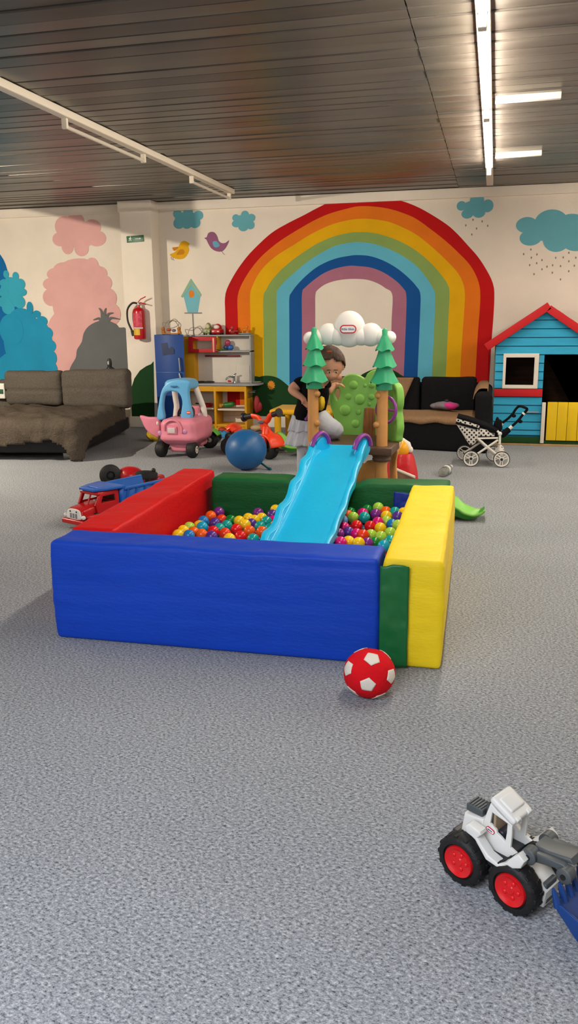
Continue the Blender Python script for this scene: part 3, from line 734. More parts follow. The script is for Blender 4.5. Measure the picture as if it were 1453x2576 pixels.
def hand(w, d, side2, palmr=.02, curl=V(0, 0, -1)):
    d = d.normalized(); side2 = side2.normalized()
    q.ell(w+d*.025, (.022, .022, .022), nu=14, nv=10)
    for i, l in enumerate((.042, .05, .046, .036)):
        b = w+d*.03+side2*(-.018+.012*i)
        q.tube(smooth_path([b, b+d*l*.5, b+d*l*.85+curl*l*.25, b+d*l+curl*l*.6], 3), .0062, n=8); q.ell(b+d*l+curl*l*.6, .0062, nu=8, nv=6)
    b = w+d*.015-side2*.02; q.tube([b, b-side2*.014+d*.015, b-side2*.012+d*.034], .007, n=8)
hand(wrR, haR-wrR+V(.01, 0, -.02), V(.5, -.5, .5), curl=V(.5, .4, -.3))
hand(wrL, haL-wrL+V(.02, 0, .0), V(.1, -.9, .1), curl=V(.3, .2, -1))
remesh(q, 'body', SK, ch, .0035, 5)
# face
DK = plas('#1c120e', .2); 
for x in (827, 844.5):
    p = hit(x, 936.5, hc, hr); q = MB(); q.ell(p+V(0, .002, 0), (.011, .006, .006), plas('#e8ddd4', .3), nu=14, nv=8); q.ell(p+V(.003, -.003, -.001), (.0065, .004, .0058), DK, nu=12, nv=8); q.build('eye', None, ch)
    q = MB(); e = [hit(x+t, 930.5+abs(t)*.15, hc, hr)+V(0, -.002, 0) for t in (-5, -2, 1, 4)]; q.tube(e, .003, n=6, flat=(1, .7)); q.build('eyebrow', HAIR, ch)
q = MB(); q.tube([hit(x, y, hc, hr)+V(.0, -.016, -.004) for x, y in ((823, 951), (828, 953.5), (834, 954), (839, 951.5))], [.002, .004, .004, .002], n=6); q.build('mouth', plas('#8c4238', .4), ch)
# hair: cap over the crown and back, with a bun and an orange clip
g = V(-.10, .42, .9).normalized(); q = MB(); verts = []; faces = []; nu, nv = 48, 30; ok = {}
for j in range(nv+1):
    for i in range(nu):
        t = PI*j/nv; a = 2*PI*i/nu; n = V(math.sin(t)*math.cos(a), math.sin(t)*math.sin(a), math.cos(t))
        w = V(n.x*hr[0], n.y*hr[1], n.z*hr[2]); w = w*(1.12+.035*nz((n.x*3, n.y*9+n.z*4, n.z*2), 1, 4)); ok[len(verts)] = n.dot(g) > -.17+.05*math.sin(a*9); verts.append(w+hc)
for j in range(nv):
    for i in range(nu):
        f = [j*nu+i, (j+1)*nu+i, (j+1)*nu+(i+1) % nu, j*nu+(i+1) % nu]
        if all(ok[k] for k in f): faces.append(f)
q.add(verts, faces, HAIR); hair = q.build('hair', HAIR, ch, angle=180, solid=.012)
q = MB(); c = at(813, 880, 6.06); q.ell(c, (.03, .03, .028), HAIR, disp=lambda w, n: n*.004*nz(w, 90)); q.build('hair_bun', mat('hair_dark', '#2a1a14', .5, .4), hair)
q = MB(); q.ell(hit(827, 886, hc, [x*1.1 for x in hr]), (.022, .01, .012), plas('#d2552a', .15)); lab(q.build('hair_clip', plas('#d2552a', .15), hair), 'shiny orange hair clip')
# black t-shirt
BK = mat('cloth_black', '#0b0b0d', .9, .1, bump=.3, bscale=60)
q = MB()
limb(q, [neck+V(-.005, 0, -.012), chest+V(0, 0, .045), chest, (chest+pel)/2, pel+V(0, 0, .045), pel+V(-.005, 0, .005)], [.058, .095, .116, .112, .112, .105], 24)
limb(q, [chest+V(-.03, 0, .045), shR, shR*.6+elR*.4], [.06, .056, .047]); limb(q, [chest+V(.03, .03, .045), shL, shL*.6+elL*.4], [.06, .054, .046])
remesh(q, 't_shirt', BK, ch, .006, 6)
q = MB(); pts = [(800,1002),(808,996),(815,1000),(817,1012),(815,1026),(809,1033),(801,1032)]
q.add([at(808, 1015, 5.878)]+[at(x, y, 5.885+.0016*abs(x-808)) for x, y in pts], [[0, 1+k, 1+(k+1) % 7] for k in range(7)])
lab(q.build('shirt_print', mat('cloth_yellow', '#d6b22c', .85, .1), ch, solid=.003), 'plain yellow and white print on the shirt')
# grey ruffled skirt (two tiers) and leggings
GY = mat('cloth_grey', '#b9bcc2', .9, .1, bump=.25, bscale=30, var=.05)
sk = None
for (z0, z1, r0, r1, dx) in ((pel.z+.045, pel.z-.075, .112, .138, -.006), (pel.z-.06, pel.z-.18, .125, .155, -.012)):
    q = MB()
    def f(u, v):
        a = 2*PI*u; r = r0+(r1-r0)*v+.012*v*math.sin(a*13+v)+.004*math.sin(a*29)
        return V(pel.x+dx*(1+v)+r*math.cos(a)*1.02, pel.y+.0+r*math.sin(a)*.75, z0+(z1-z0)*v+.006*v*math.sin(a*7))
    q.grid(f, 120, 12); o = q.build('skirt', GY, ch if sk is None else sk, angle=180, solid=.004); sk = sk or o
q = MB()
limb(q, [pel, hipL+V(0, 0, .01), (hipL+knL)/2, knL, (knL+anL)/2+V(0, .02, 0), anL], [.1, .09, .074, .055, .048, .038], 18)
limb(q, [pel, hipR, (hipR+knR)/2, knR, (knR+anR)/2, anR+V(0, 0, .02)], [.09, .084, .068, .054, .049, .037], 18)
remesh(q, 'leggings', GY, ch, .006, 6)
# ---------------------------------------------------------------- toy wheel loader in the foreground
def local_px(O, h, left, yy):    # pixels -> (x forward, z) on the plane at sideways offset yy
    A = O+left*yy-h*.3; B = O+left*yy+h*.3
    return lambda px: [(s-.3, z) for s, z in onp(px, A, B)]
BLK = plas('#151516', .5); TIRE = mat('tyre', '#161617', .6, .35, bump=.2, bscale=60); REDP = plas('#c9171c', .25); LGR = plas('#454b4d', .45)
def loader():
    h = V(.838, -.545, 0).normalized(); left = V(-h.y, h.x, 0); O = V(.081, 2.012, 0); O.z = 0
    rz = math.atan2(h.y, h.x); L = Matrix.Translation(O) @ rotz(rz)
    t = thing('toy_loader', 'white toy wheel loader with red hubs and grey arms on the carpet', 'toy loader', O, rz)
    W = plas('#d3d3ce', .42); LG = LGR; DB = plas('#23252e', .45)
    def z(pts): return [(1060+x/3.697, 1960+y/3.697) for x, y in pts]
    pN = local_px(O, h, left, -.04); pF = local_px(O, h, left, -.08); pD = local_px(O, h, left, -.056)
    dsc = pD(z([(990, 722), (1322, 905)]))
    # wheels
    for sx in (-.08, .078):
        for sy in (-1, 1):
            q = MB(); M = L @ Matrix.Translation((sx, sy*.06, .07)) @ Matrix.Rotation(-sy*PI/2, 4, 'X').to_4x4() if False else L @ Matrix.Translation((sx, sy*.06, .07)) @ Matrix.Rotation(PI/2 if sy < 0 else -PI/2, 4, 'X')
            q.lathe([(.03, -.027), (.058, -.027), (.066, -.022), (.07, -.012), (.07, .012), (.066, .022), (.058, .027), (.049, .027), (.047, .02), (.03, .018)], TIRE, M, 44)
            for i in range(14):
                a = 2*PI*i/14; R = M @ Matrix.Rotation(a, 4, 'Z')
                q.box((.0668, 0, .013), (.008, .012, .018), .002, None, TIRE, R); q.box((.0668, .008, -.011), (.008, .012, .018), .002, None, TIRE, R)
            wh = q.build('wheel', TIRE, t)
            q = MB(); q.lathe([(.001, .026), (.010, .026), (.012, .0235), (.022, .0215), (.031, .0225), (.036, .0265), (.0415, .0295), (.0435, .026), (.0435, .01)], REDP, M, 40)
            for i in range(5):
                a = 2*PI*i/5; q.ell((.021*math.cos(a), .021*math.sin(a), .0225), (.0065, .0065, .0035), REDP, M, 12, 8)
            lab(q.build('hub', REDP, wh), 'shiny red hub')
    # chassis
    q = MB(); q.box((0, 0, .075), (.2, .07, .05), .01, None, BLK, L); q.box((-.08, 0, .07), (.03, .1, .02), .004, None, BLK, L); q.box((.078, 0, .07), (.03, .1, .02), .004, None, BLK, L); q.box((-.128, 0, .105), (.02, .07, .03), .004, None, DB, L); q.build('chassis', BLK, t)
    # hood
    hd = pN(z([(385,320),(570,382),(575,545),(540,520),(430,440),(400,520),(340,480)]))
    q = MB(); q.yz([[(a, b) for a, b in [hd[0], hd[1], hd[2], (hd[2][0], .09), (hd[6][0], .10)]]], 0, .074, .008, W, L @ rotz(0) @ Matrix(((0, -1, 0, 0), (1, 0, 0, 0), (0, 0, 1, 0), (0, 0, 0, 1))) if False else L @ Matrix(((0, 1, 0, 0), (1, 0, 0, 0), (0, 0, 1, 0), (0, 0, 0, 1)))); q.build('hood', W, t)
    zt = max(hd[0][1], hd[1][1]); xm = (hd[0][0]+hd[1][0])/2
    q = MB(); q.box((xm-.004, -.004, zt+.008), (.052, .05, .022), .004, None, LG, L)
    for i in range(5): q.box((xm-.022+.009*i, -.004, zt+.02), (.004, .044, .004), .001, None, LG, L)
    for y in (-.012, .014): q.tube([L @ V(xm+.03, y, zt), L @ V(xm+.03, y, zt+.045)], .006, LG)
    q.build('engine', LG, t)
    # cab sides, roof, pillars
    cabp = pN(z([(640,225),(700,300),(840,440),(838,520),(825,640),(880,692),(800,738),(720,745),(650,680),(575,545),(565,420),(605,310)]))
    hole = pN(z([(655,310),(725,362),(797,412),(790,500),(775,588),(740,545),(700,505),(690,470),(635,412)]))
    X2 = Matrix(((1, 0, 0, 0), (0, 0, -1, 0), (0, 1, 0, 0), (0, 0, 0, 1)))
    for sy in (-1, 1):
        q = MB(); q.plate([cabp, hole], .009, .002, W, L @ Matrix.Translation((0, sy*.036, 0)) @ X2); cs = q.build('cab_side', W, t)
        if sy < 0:
            e = pN(z([(642, 472)]))[0]; e2 = pN(z([(605, 440), (680, 503)])); w = math.hypot(e2[1][0]-e2[0][0], e2[1][1]-e2[0][1])/2
            an = math.atan2(e2[1][1]-e2[0][1], e2[1][0]-e2[0][0])
            emblem(cs, None, w, w*.5, L @ Matrix.Translation((e[0], -.042, e[1])) @ X2 @ rotz(an), text=False)
    rx0, rx1 = cabp[0][0], cabp[2][0]; rz0, rz1 = cabp[0][1], cabp[2][1]
    tz = max(rz0, rz1)
    q = MB(); Mr = L @ Matrix.Translation(((rx0+rx1)/2+.004, 0, (rz0+rz1)/2+.012)) @ Matrix.Rotation(-math.atan2(rz1-rz0, rx1-rx0), 4, 'Y')
    q.box((0, 0, 0), (rx1-rx0+.018, .086, .02), .008, None, W, Mr, seg=3); q.box((-.004, 0, .01), (rx1-rx0-.02, .062, .012), .006, None, W, Mr, seg=3)
    for y in (-.026, .026): q.box(((rx1-rx0)/2+.004, y, .002), (.014, .018, .02), .004, None, W, Mr)
    q.build('cab_roof', W, t)
    q = MB(); q.box((rx0+.012, 0, (rz0+.13)/2), (.008, .07, rz0-.13), .002, None, plas('#8f7d66'), L); q.build('cab_back', W, t)
    q = MB(); q.box(((rx0+rx1)/2, 0, .118), (.07, .066, .03), .006, None, DB, L); q.box(((rx0+rx1)/2-.015, 0, .15), (.03, .045, .05), .008, None, DB, L); q.build('seat', DB, t)
    # running board with fenders on each side
    fb = [(405,430),(440,412),(545,490),(555,520),(520,545),(620,705),(715,785),(785,775),(830,735),(905,695),(960,770),(925,830),(850,830),(800,800),(725,830),(600,745),(500,560),(470,530),(420,490)]
    fp = pF(z(fb))
    for sy in (-1, 1):
        q = MB(); q.plate([fp], .032, .004, W, L @ Matrix.Translation((0, sy*.068, 0)) @ X2); q.build('running_board', W, t)
    q = MB(); q.box((.0, 0, .1), (.1, .1, .05), .01, None, DB, L); q.build('side_tank', DB, t)
    # nose
    ns = pF(z([(900,720),(960,790),(1030,860),(1100,1015),(1225,930),(1245,860),(1190,820),(1080,780)]))
    q = MB(); q.plate([[(.075, .135), (.1, .13), (.15, .075), (.145, .03), (.125, .028), (.1, .09), (.06, .1)]], .075, .006, W, L @ X2); q.build('nose', W, t)
    q = MB(); q.box((.122, 0, .062), (.05, .055, .06), .006, None, LG, L); q.build('grille', LG, t)
    # arms with round pivots
    for sy in (-1, 1):
        q = MB(); M = L @ Matrix.Translation((0, sy*.038, 0)) @ X2
        (ax_, az_), (bx_, bz_) = dsc; q.plate([[(ax_-.008, az_+.012), (ax_+.02, az_+.014), (bx_-.01, bz_+.024), (bx_+.012, bz_+.012), (bx_, bz_-.012), (bx_-.03, bz_+.002), (ax_+.01, az_-.014)]], .02, .004, LG, M)
        for (cx, cz), r in zip(dsc, (.021, .02)):
            q.lathe([(r, -.014), (r, .014), (r*.8, .017), (.001, .017)], LG, L @ Matrix.Translation((cx, sy*.044, cz)) @ Matrix.Rotation(PI/2 if sy < 0 else -PI/2, 4, 'X'), 30); q.lathe([(r*.35, .0), (r*.35, .02), (.001, .02)], BLK, L @ Matrix.Translation((cx, sy*.044, cz)) @ Matrix.Rotation(PI/2 if sy < 0 else -PI/2, 4, 'X'), 16)
        q.build('arm', LG, t)
    q = MB(); q.plate([[(ax_, az_+.022), (ax_+.035, az_+.02), (bx_, bz_+.034), (bx_+.01, bz_+.02), (bx_-.02, bz_+.016), (ax_+.01, az_+.0)]], .058, .006, LG, L @ X2); q.build('arm_cover', LG, t)
    # blue bucket with teeth
    BL = plas('#123a78', .35); q = MB()
    prof = [(.2, .1), (.203, .09), (.21, .08), (.228, .064), (.262, .032), (.305, .006), (.35, .001)]
    pr = smooth_path([V(a, b, 0) for a, b in prof], 4)
    inner = [(p.x+.005, p.y+.006) for p in pr]
    q.plate([[(p.x, p.y) for p in pr]+list(reversed(inner))], .19, .0, BL, L @ Matrix.Translation((0, .015, 0)) @ X2)
    for y in (-.08, .11): q.plate([[(p.x, p.y) for p in pr]+[(.35, .05), (.218, .103)]], .006, .001, BL, L @ Matrix.Translation((0, y, 0)) @ X2)
    for i in range(7):
        y = -.076+.182*i/6; q.tube([L @ V(.206, y, .09), L @ V(.2, y, .108), L @ V(.194, y, .124), L @ V(.189, y, .134)], [.011, .009, .007, .003], BL, n=8)
    q.box((.2, 0, .06), (.03, .07, .04), .006, None, LG, L)
    q.build('bucket', BL, t)
loader()
# ---------------------------------------------------------------- red cloth football
def football():
    c = V(-.43, 3.07, .098); R = .104
    o = thing('cloth_football', 'red cloth football with white pentagons on the carpet before the pit', 'ball', (c.x, c.y, 0))
    RD = mat('cloth_red', '#cf101c', .85, .15, var=.06, vscale=12, bump=.25, bscale=70); WH = mat('cloth_white', '#dcd5c8', .9, .1, bump=.25, bscale=90)
    def sq(n): return V(n.x*1.0, n.y*1.0, n.z*(.95 if n.z > 0 else .93))
    q = MB(); q.ell(c, R, RD, nu=56, nv=36, disp=lambda w, n: sq(n)*R-n*R+n*.0025*nz(w, 18)); q.build('ball_cover', RD, o, angle=180)
    f = (CAM-c).normalized(); ri = V(-f.y, f.x, 0).normalized(); ri = ri if ri.x > 0 else -ri; up = f.cross(ri); up = up if up.z > 0 else -up
    d1 = V(.09, .52, .85).normalized(); d2 = V(-.05, -.40, .915).normalized(); m = (d1+d2).normalized(); e = (d1-d2); e = (e-m*e.dot(m)).normalized(); x = e.cross(m)
    ph = (1+5**.5)/2; vs = []
    for s1 in (-1, 1):
        for s2 in (-1, 1): vs += [V(0, s1, s2*ph), V(s1, s2*ph, 0), V(s2*ph, 0, s1)]
    W = []
    for v in vs:
        v = v.normalized(); l = x*v.x+e*v.y+m*v.z; W.append((ri*l.x+up*l.y+f*l.z).normalized())
    for w in W:
        nb = sorted(W, key=lambda a: (a-w).length)[1]; t1 = (nb-w*nb.dot(w)).normalized(); t2 = w.cross(t1); q = MB(); verts = [w]; faces = []; N = 4
        for j in range(1, N+1):
            for i in range(30):
                a = 2*PI*i/30; k = (a % (2*PI/5))-PI/5; rr = .33*math.cos(PI/5)/math.cos(k)*j/N
                verts.append((w+(t1*math.cos(a)+t2*math.sin(a))*rr).normalized())
        for i in range(30): faces.append([0, 1+i, 1+(i+1) % 30])
        for j in range(N-1):
            for i in range(30): faces.append([1+j*30+i, 1+(j+1)*30+i, 1+(j+1)*30+(i+1) % 30, 1+j*30+(i+1) % 30])
        q.add([c+sq(v)*R*1.012+v*.0025*nz(v*R, 18) for v in verts], faces, WH); q.build('patch', WH, o, angle=180, solid=.002)
football()
# ---------------------------------------------------------------- pink and blue ride-in car
def coupe():
    t = thing('ride_in_toy_car', 'pink toy car with light blue roof and open door beside the kitchen', 'toy car', (-3.345, 8.44, 0))
    PK_ = mat('plastic_pink', '#d27d90', .45, .4, var=.04, vscale=10); LB_ = plas('#5ea7d6', .35); WH_ = plas('#d6cfc6', .45); MV = plas('#b97fa6', .4)
    Y0 = 8.40; xl, xr = at(400, 1085, Y0).x, at(489, 1085, Y0).x; cx = (xl+xr)/2; w = xr-xl
    def bd(p, n):
        z = p.z; y = p.y-Y0; k = 0
        tp = 1-.10*max(0, (.24-z)/.12)
        bul = .018*math.exp(-((z-.215)/.03)**2) if y < .3 else .01
        return V((p.x-cx)*(tp-1)+n.x*bul, n.y*bul+(.03*max(0, (.22-z)/.12) if y < .25 else 0), 0)
    ztop = at(440, 1054, Y0+.06).z
    q = MB(); q.box((cx, Y0+.31, (ztop+.14)/2), (w, .62, ztop-.14), .07, .03, PK_, None, bd, seg=5); bdy = q.build('body', PK_, t, angle=70)
    q = MB(); q.box((cx, Y0+.2, .12), (w*.62, .22, .13), .03, None, PK_, seg=3); q.box((cx, Y0+.55, .13), (w*.62, .2, .13), .03, None, PK_, seg=3); q.build('underbody', PK_, t)
    # raised hood arch, plate, lamps
    q = MB(); pts = [at(x, y, Y0-.004) for x, y in ((413,1082),(414,1070),(421,1061),(432,1057),(444,1060),(451,1068),(456,1080),(457,1090))]; q.tube(smooth_path(pts, 4), .012, PK_, n=8); q.build('hood_ridge', PK_, bdy)
    q = MB(); c = at(431, 1083, Y0-.012); q.box(c, (.085, .015, .06), .004, None, plas('#c9b9bb')); lab(q.build('number_plate', plas('#c9b9bb'), bdy), 'blank grey number plate')
    q = MB(); c = at(432, 1083, Y0-.006); q.box(c, (.115, .012, .09), .006, None, PK_); q.build('plate_frame', PK_, bdy)
    for x, y in ((465, 1086), (402.5, 1090)):
        c = at(x, y, Y0+(.005 if x > 450 else .03)); q = MB(); q.ell(c, (.03, .016, .03), MV); q.build('headlamp', MV, bdy)
    for x, Yw_, s in ((406, 8.47, -1), (483.5, 8.47, 1), (414, 9.0, -1), (488, 9.0, 1)):
        X = at(x, 1135, Yw_).x; q = MB(); M = Matrix.Translation((X, Yw_, .09)) @ Matrix.Rotation(s*PI/2, 4, 'Y')
        q.lathe([(.03, -.05), (.07, -.05), (.086, -.035), (.09, 0), (.086, .035), (.07, .05), (.04, .052)], TIRE, M, 32); wh = q.build('wheel', TIRE, t)
        q = MB(); q.lathe([(.04, .045), (.042, .056), (.03, .06), (.028, .05), (.012, .05), (.01, .06), (.001, .062)], WH_, M, 24); q.build('hub', WH_, wh)
    # light blue front hoop and roof
    Yh = 8.6
    def zz(px): return [(p.x, p.z) for p in (at(x, y, Yh) for x, y in px)]
    hoop = [(397,1053),(401,1015),(407,985),(416,968),(430,958),(450,954),(468,956),(480,961),(476,985),(479,1015),(484,1053),(457,1053),(460,1015),(456,996),(448,987),(432,984),(419,988),(414,1000),(412,1025),(415,1053)]
    sp = [(p.x, p.y) for p in smooth_path([V(a, b_, 0) for a, b_ in zz(hoop)], 3, True)]
    q = MB(); q.xz([sp], Yh, .07, .02, LB_); hp = q.build('roof_hoop', LB_, t, angle=60)
    q = MB(); a, e = at(412, 975, Yh), at(483, 975, Yh); zt = at(450, 953, Yh+.1).z
    q.box(((a.x+e.x)/2-.005, Yh+.13, zt-.05), (e.x-a.x-.02, .32, .11), .05, .05, LB_, None, lambda p, n: V(0, 0, -.3*((p.x-(a.x+e.x)/2)/.2)**2*.1-.03*max(0, p.y-Yh-.2)), seg=5); q.build('roof', LB_, t, angle=70)
    q = MB(); c = at(437, 972, Yh-.045); q.box(c, (.075, .03, .016), .007, None, plas('#2f6f9e')); q.build('roof_handle', LB_, hp)
    c = at(474, 1038, Yh-.04); q = MB(); q.plate([stad(.026, .017)], .006, .002, plas('#c8442e'), Matrix(((1, 0, 0, c.x), (0, 0, -1, c.y), (0, 1, 0, c.z), (0, 0, 0, 1)))); q.box(c+V(0, -.003, 0), (.036, .004, .009), .001, None, plas('#e8d8c8')); q.build('emblem', LB_, hp)
    # white rear pillars
    q = MB(); q.tube(smooth_path([at(x, y, 8.86) for x, y in ((487,964),(494,980),(503,1003),(511,1025),(514,1045),(509,1055))], 5), .028, WH_, n=12, flat=(1, 1.2)); q.box(at(507, 1047, 8.86), (.085, .05, .08), .02, None, WH_, seg=3); pi_ = q.build('rear_pillar', WH_, t)
    q = MB(); q.ell(at(503, 1044, 8.83), (.02, .014, .02), MV); q.build('pillar_cap', MV, pi_)
    q = MB(); q.tube(smooth_path([at(x, y, 8.95) for x, y in ((438,978),(441,1000),(444,1020),(443,1035),(441,1055))], 5), .03, WH_, n=12, flat=(1, 1.1)); q.build('rear_pillar', WH_, t)
    q = MB(); q.box(at(491, 1040, 8.98)+V(0, 0, -.02), (.12, .06, .22), .05, None, PK_, seg=4); q.build('seat', PK_, t)
    q = MB(); M = Matrix.Translation(at(468, 1040, 8.74)) @ Matrix.Rotation(1.1, 4, 'X'); q.tube([(.09*math.cos(a_), .09*math.sin(a_), 0) for a_ in [2*PI*i/32 for i in range(32)]], .015, BLK, M, 10, True); q.tube([(-.09, 0, 0), (.09, 0, 0)], .012, BLK, M); q.build('steering_wheel', BLK, t)
    dr = [(353,1045),(375,1049),(402,1053),(402,1098),(390,1097),(377,1089),(366,1077),(358,1060)]
    q = MB(); w_ = [(p.x, p.z) for p in (at(x, y, 8.62) for x, y in dr)]
    q.xz([[(p.x, p.y) for p in smooth_path([V(a_, b_, 0) for a_, b_ in w_], 3, True)]], 8.62, .05, .018, PK_); dd = q.build('door', PK_, t)
    q = MB(); q.ell(at(396, 1065, 8.58), (.014, .014, .024), WH_); q.build('door_hinge', WH_, dd)
coupe()
# ---------------------------------------------------------------- grey sofa on the left
GS = mat('fabric_greybrown', '#57514a', .95, .12, var=.22, vscale=70, bump=.5, bscale=120)
GB = mat('fabric_blanket', '#4f473e', .97, .08, var=.18, vscale=45, bump=.6, bscale=90)
GD = plas('#141315', .6)
def pillow_disp(seed, a=.02, c=None, half=None, seam=None):
    def f(p, n):
        u = [(p[i]-c[i])/half[i] for i in range(3)]
        b = a*(1-u[0]**2)*(1-u[2]**2)*(1 if abs(n.y) > .5 else .3)
        w = n*(b+.008*nz(p, 7, seed)+.004*nz(p, 18, seed))
        if seam is not None and abs(n.y) > .4: w = w-n*.022*math.exp(-((p.z-seam)/.012)**2)
        w.z += .02*nz((p.x*3, 0, 0), 1, seed)*max(0, u[2])
        return w
    return f
SRM = Matrix.Translation((-4.4, 8.1, 0)) @ rotz(.135) @ Matrix.Translation((4.52, -8.1, 0))
def sofa_left():
    yb = 10.2; A = fl(193, 1158); sx = A.x
    t = thing('sofa_bed', 'low grey brown fabric sofa at the left beside the pillar', 'sofa', (-5.5, 9.1, 0))
    zf = at(100, 1068, 8.12).z; zb = at(230, 1022, 9.65).z
    zs = .36
    q = MB(); q.box((-5.62, 9.15, .15), (2.2, 2.05, .16), .02, .1, GD, SRM, lambda p, n: n*.006*nz(p, 6)); q.build('base', GD, t)
    for x in (-4.62, -6.6):
        for y in (8.2, 10.1):
            q = MB(); q.box((x, y, .035), (.12, .05, .07), .006, None, plas('#8d8a84', .3, metal=.6), SRM); q.build('foot', plas('#8d8a84', .3), t)
    q = MB(); q.box((-5.62, 9.0, .3), (2.22, 1.8, .17), .06, .06, GS, SRM, lambda p, n: n*(.01*nz(p, 5)+.006*nz(p, 14)), seg=4); q.build('seat', GS, t)
    q = MB(); q.box((-5.64, 10.0, .40), (2.24, .16, .68), .05, .08, GS, SRM, lambda p, n: n*.008*nz(p, 5), seg=3); q.build('backrest', GS, t)
    return t
sofa_left()
for (x0, y0, x1, y1, Y, sd, seam, txt) in ((14, 934, 151, 1019, 9.62, 1, 982, 'grey brown sofa cushion with a creased seam, left of two on the sofa'), (156, 930, 318, 1026, 9.58, 2, 975, 'wide grey brown sofa cushion leaning at the pillar end of the sofa')):
    a, e = at(x0, y1, Y), at(x1, y0, Y); c = (a+e)/2; half = ((e.x-a.x)/2, .11, (e.z-a.z)/2)
    q = MB(); M = Matrix.Translation((0, 0, 0)); q.box((c.x, Y+.08, c.z), (half[0]*2, .2, half[2]*2), .07, .025, GS, None, pillow_disp(sd, .03, (c.x, Y+.08, c.z), half, at(80, seam, Y).z), seg=4)
    tag(q.build('sofa_cushion', GS, angle=180), txt, 'cushion', 'back cushions of the grey sofa')
def blanket():
    q = MB(); cx, cy = -5.38, 8.82
    def dp(p, n):
        r1 = 1-abs(nz((p.x*2.2+1.2*p.y, p.y*1.6-.6*p.x, p.z*1.5), 1, 9))*2.2; r2 = 1-abs(nz((p.x*4.5+3*p.y, p.y*3-2*p.x, p.z*3), 1, 5))*2.2
        w = n*(.03*r1+.018*r2+.008*nz(p, 16, 3)+.008)
        if p.z < .3: w += n*.03*max(0, math.sin(p.x*17+p.y*15+3*nz(p, 3)))*(.36-p.z)/.3
        return w
    q.box((cx, cy, .2), (1.86, 1.62, .43), .075, .026, GB, None, dp, seg=4)
    bm = q.bm; bm.faces.ensure_lookup_table(); kill = []
    for f in bm.faces:
        c = f.calc_center_median(); hem = .20+.03*math.sin(c.x*5)
        k = math.exp(-(((c.x+4.47)/.13)**2+((c.y-8.05)/.22)**2)); hem -= .19*k
        if c.x > -4.52: hem = .21-.2*math.exp(-((c.y-8.0)/.2)**2)+.05*min(1, max(0, c.y-8.4))
        if c.z < hem or c.y > 9.6 or c.x < -6.28: kill.append(f)
    bmesh.ops.delete(bm, geom=kill, context='FACES'); bm.transform(SRM)
    tag(q.build('blanket', GB, angle=180, solid=.008), 'rumpled grey brown blanket draped over the low sofa seat and corner', 'blanket')
blanket()
# items on and behind the sofa back
q = MB(); c = at(280, 935, 10.0); t = thing('black_bottle', 'black bottle-shaped toy with pale label standing on the sofa back', 'toy', (c.x, 10.0, .73))
q.lathe([(.04, .73), (.048, .75), (.046, .82), (.05, .86), (.035, .89)], BLK, Matrix.Translation((c.x-.02, 10.0, 0)), 20); q.lathe([(.026, .88), (.032, .93), (.03, .97), (.018, 1.0), (.001, 1.005)], BLK, Matrix.Translation((c.x-.02, 10.0, 0)), 20); q.tube([V(c.x+.03, 10.0, .735), V(c.x+.045, 10.0, .8), V(c.x+.035, 10.0, .86), V(c.x, 10, .88)], .02, BLK); q.build('bottle_body', BLK, t)
q = MB(); q.box((c.x-.02, 9.965, .945), (.022, .006, .04), .001, None, plas('#a5a19b')); q.build('pale_label', plas('#a5a19b'), t)
c = at(4, 985, 9.6); q = MB(); q.box((c.x-.06, 9.62, c.z+.005), (.2, .04, .2), .015, None, plas('#d2cec6'), seg=3); q.box((c.x+.0, 9.597, c.z+.0), (.05, .006, .06), .002, None, plas('#1f4a35')); tag(q.build('white_box', None), 'white box with a dark green mark at the left edge on the sofa', 'box')
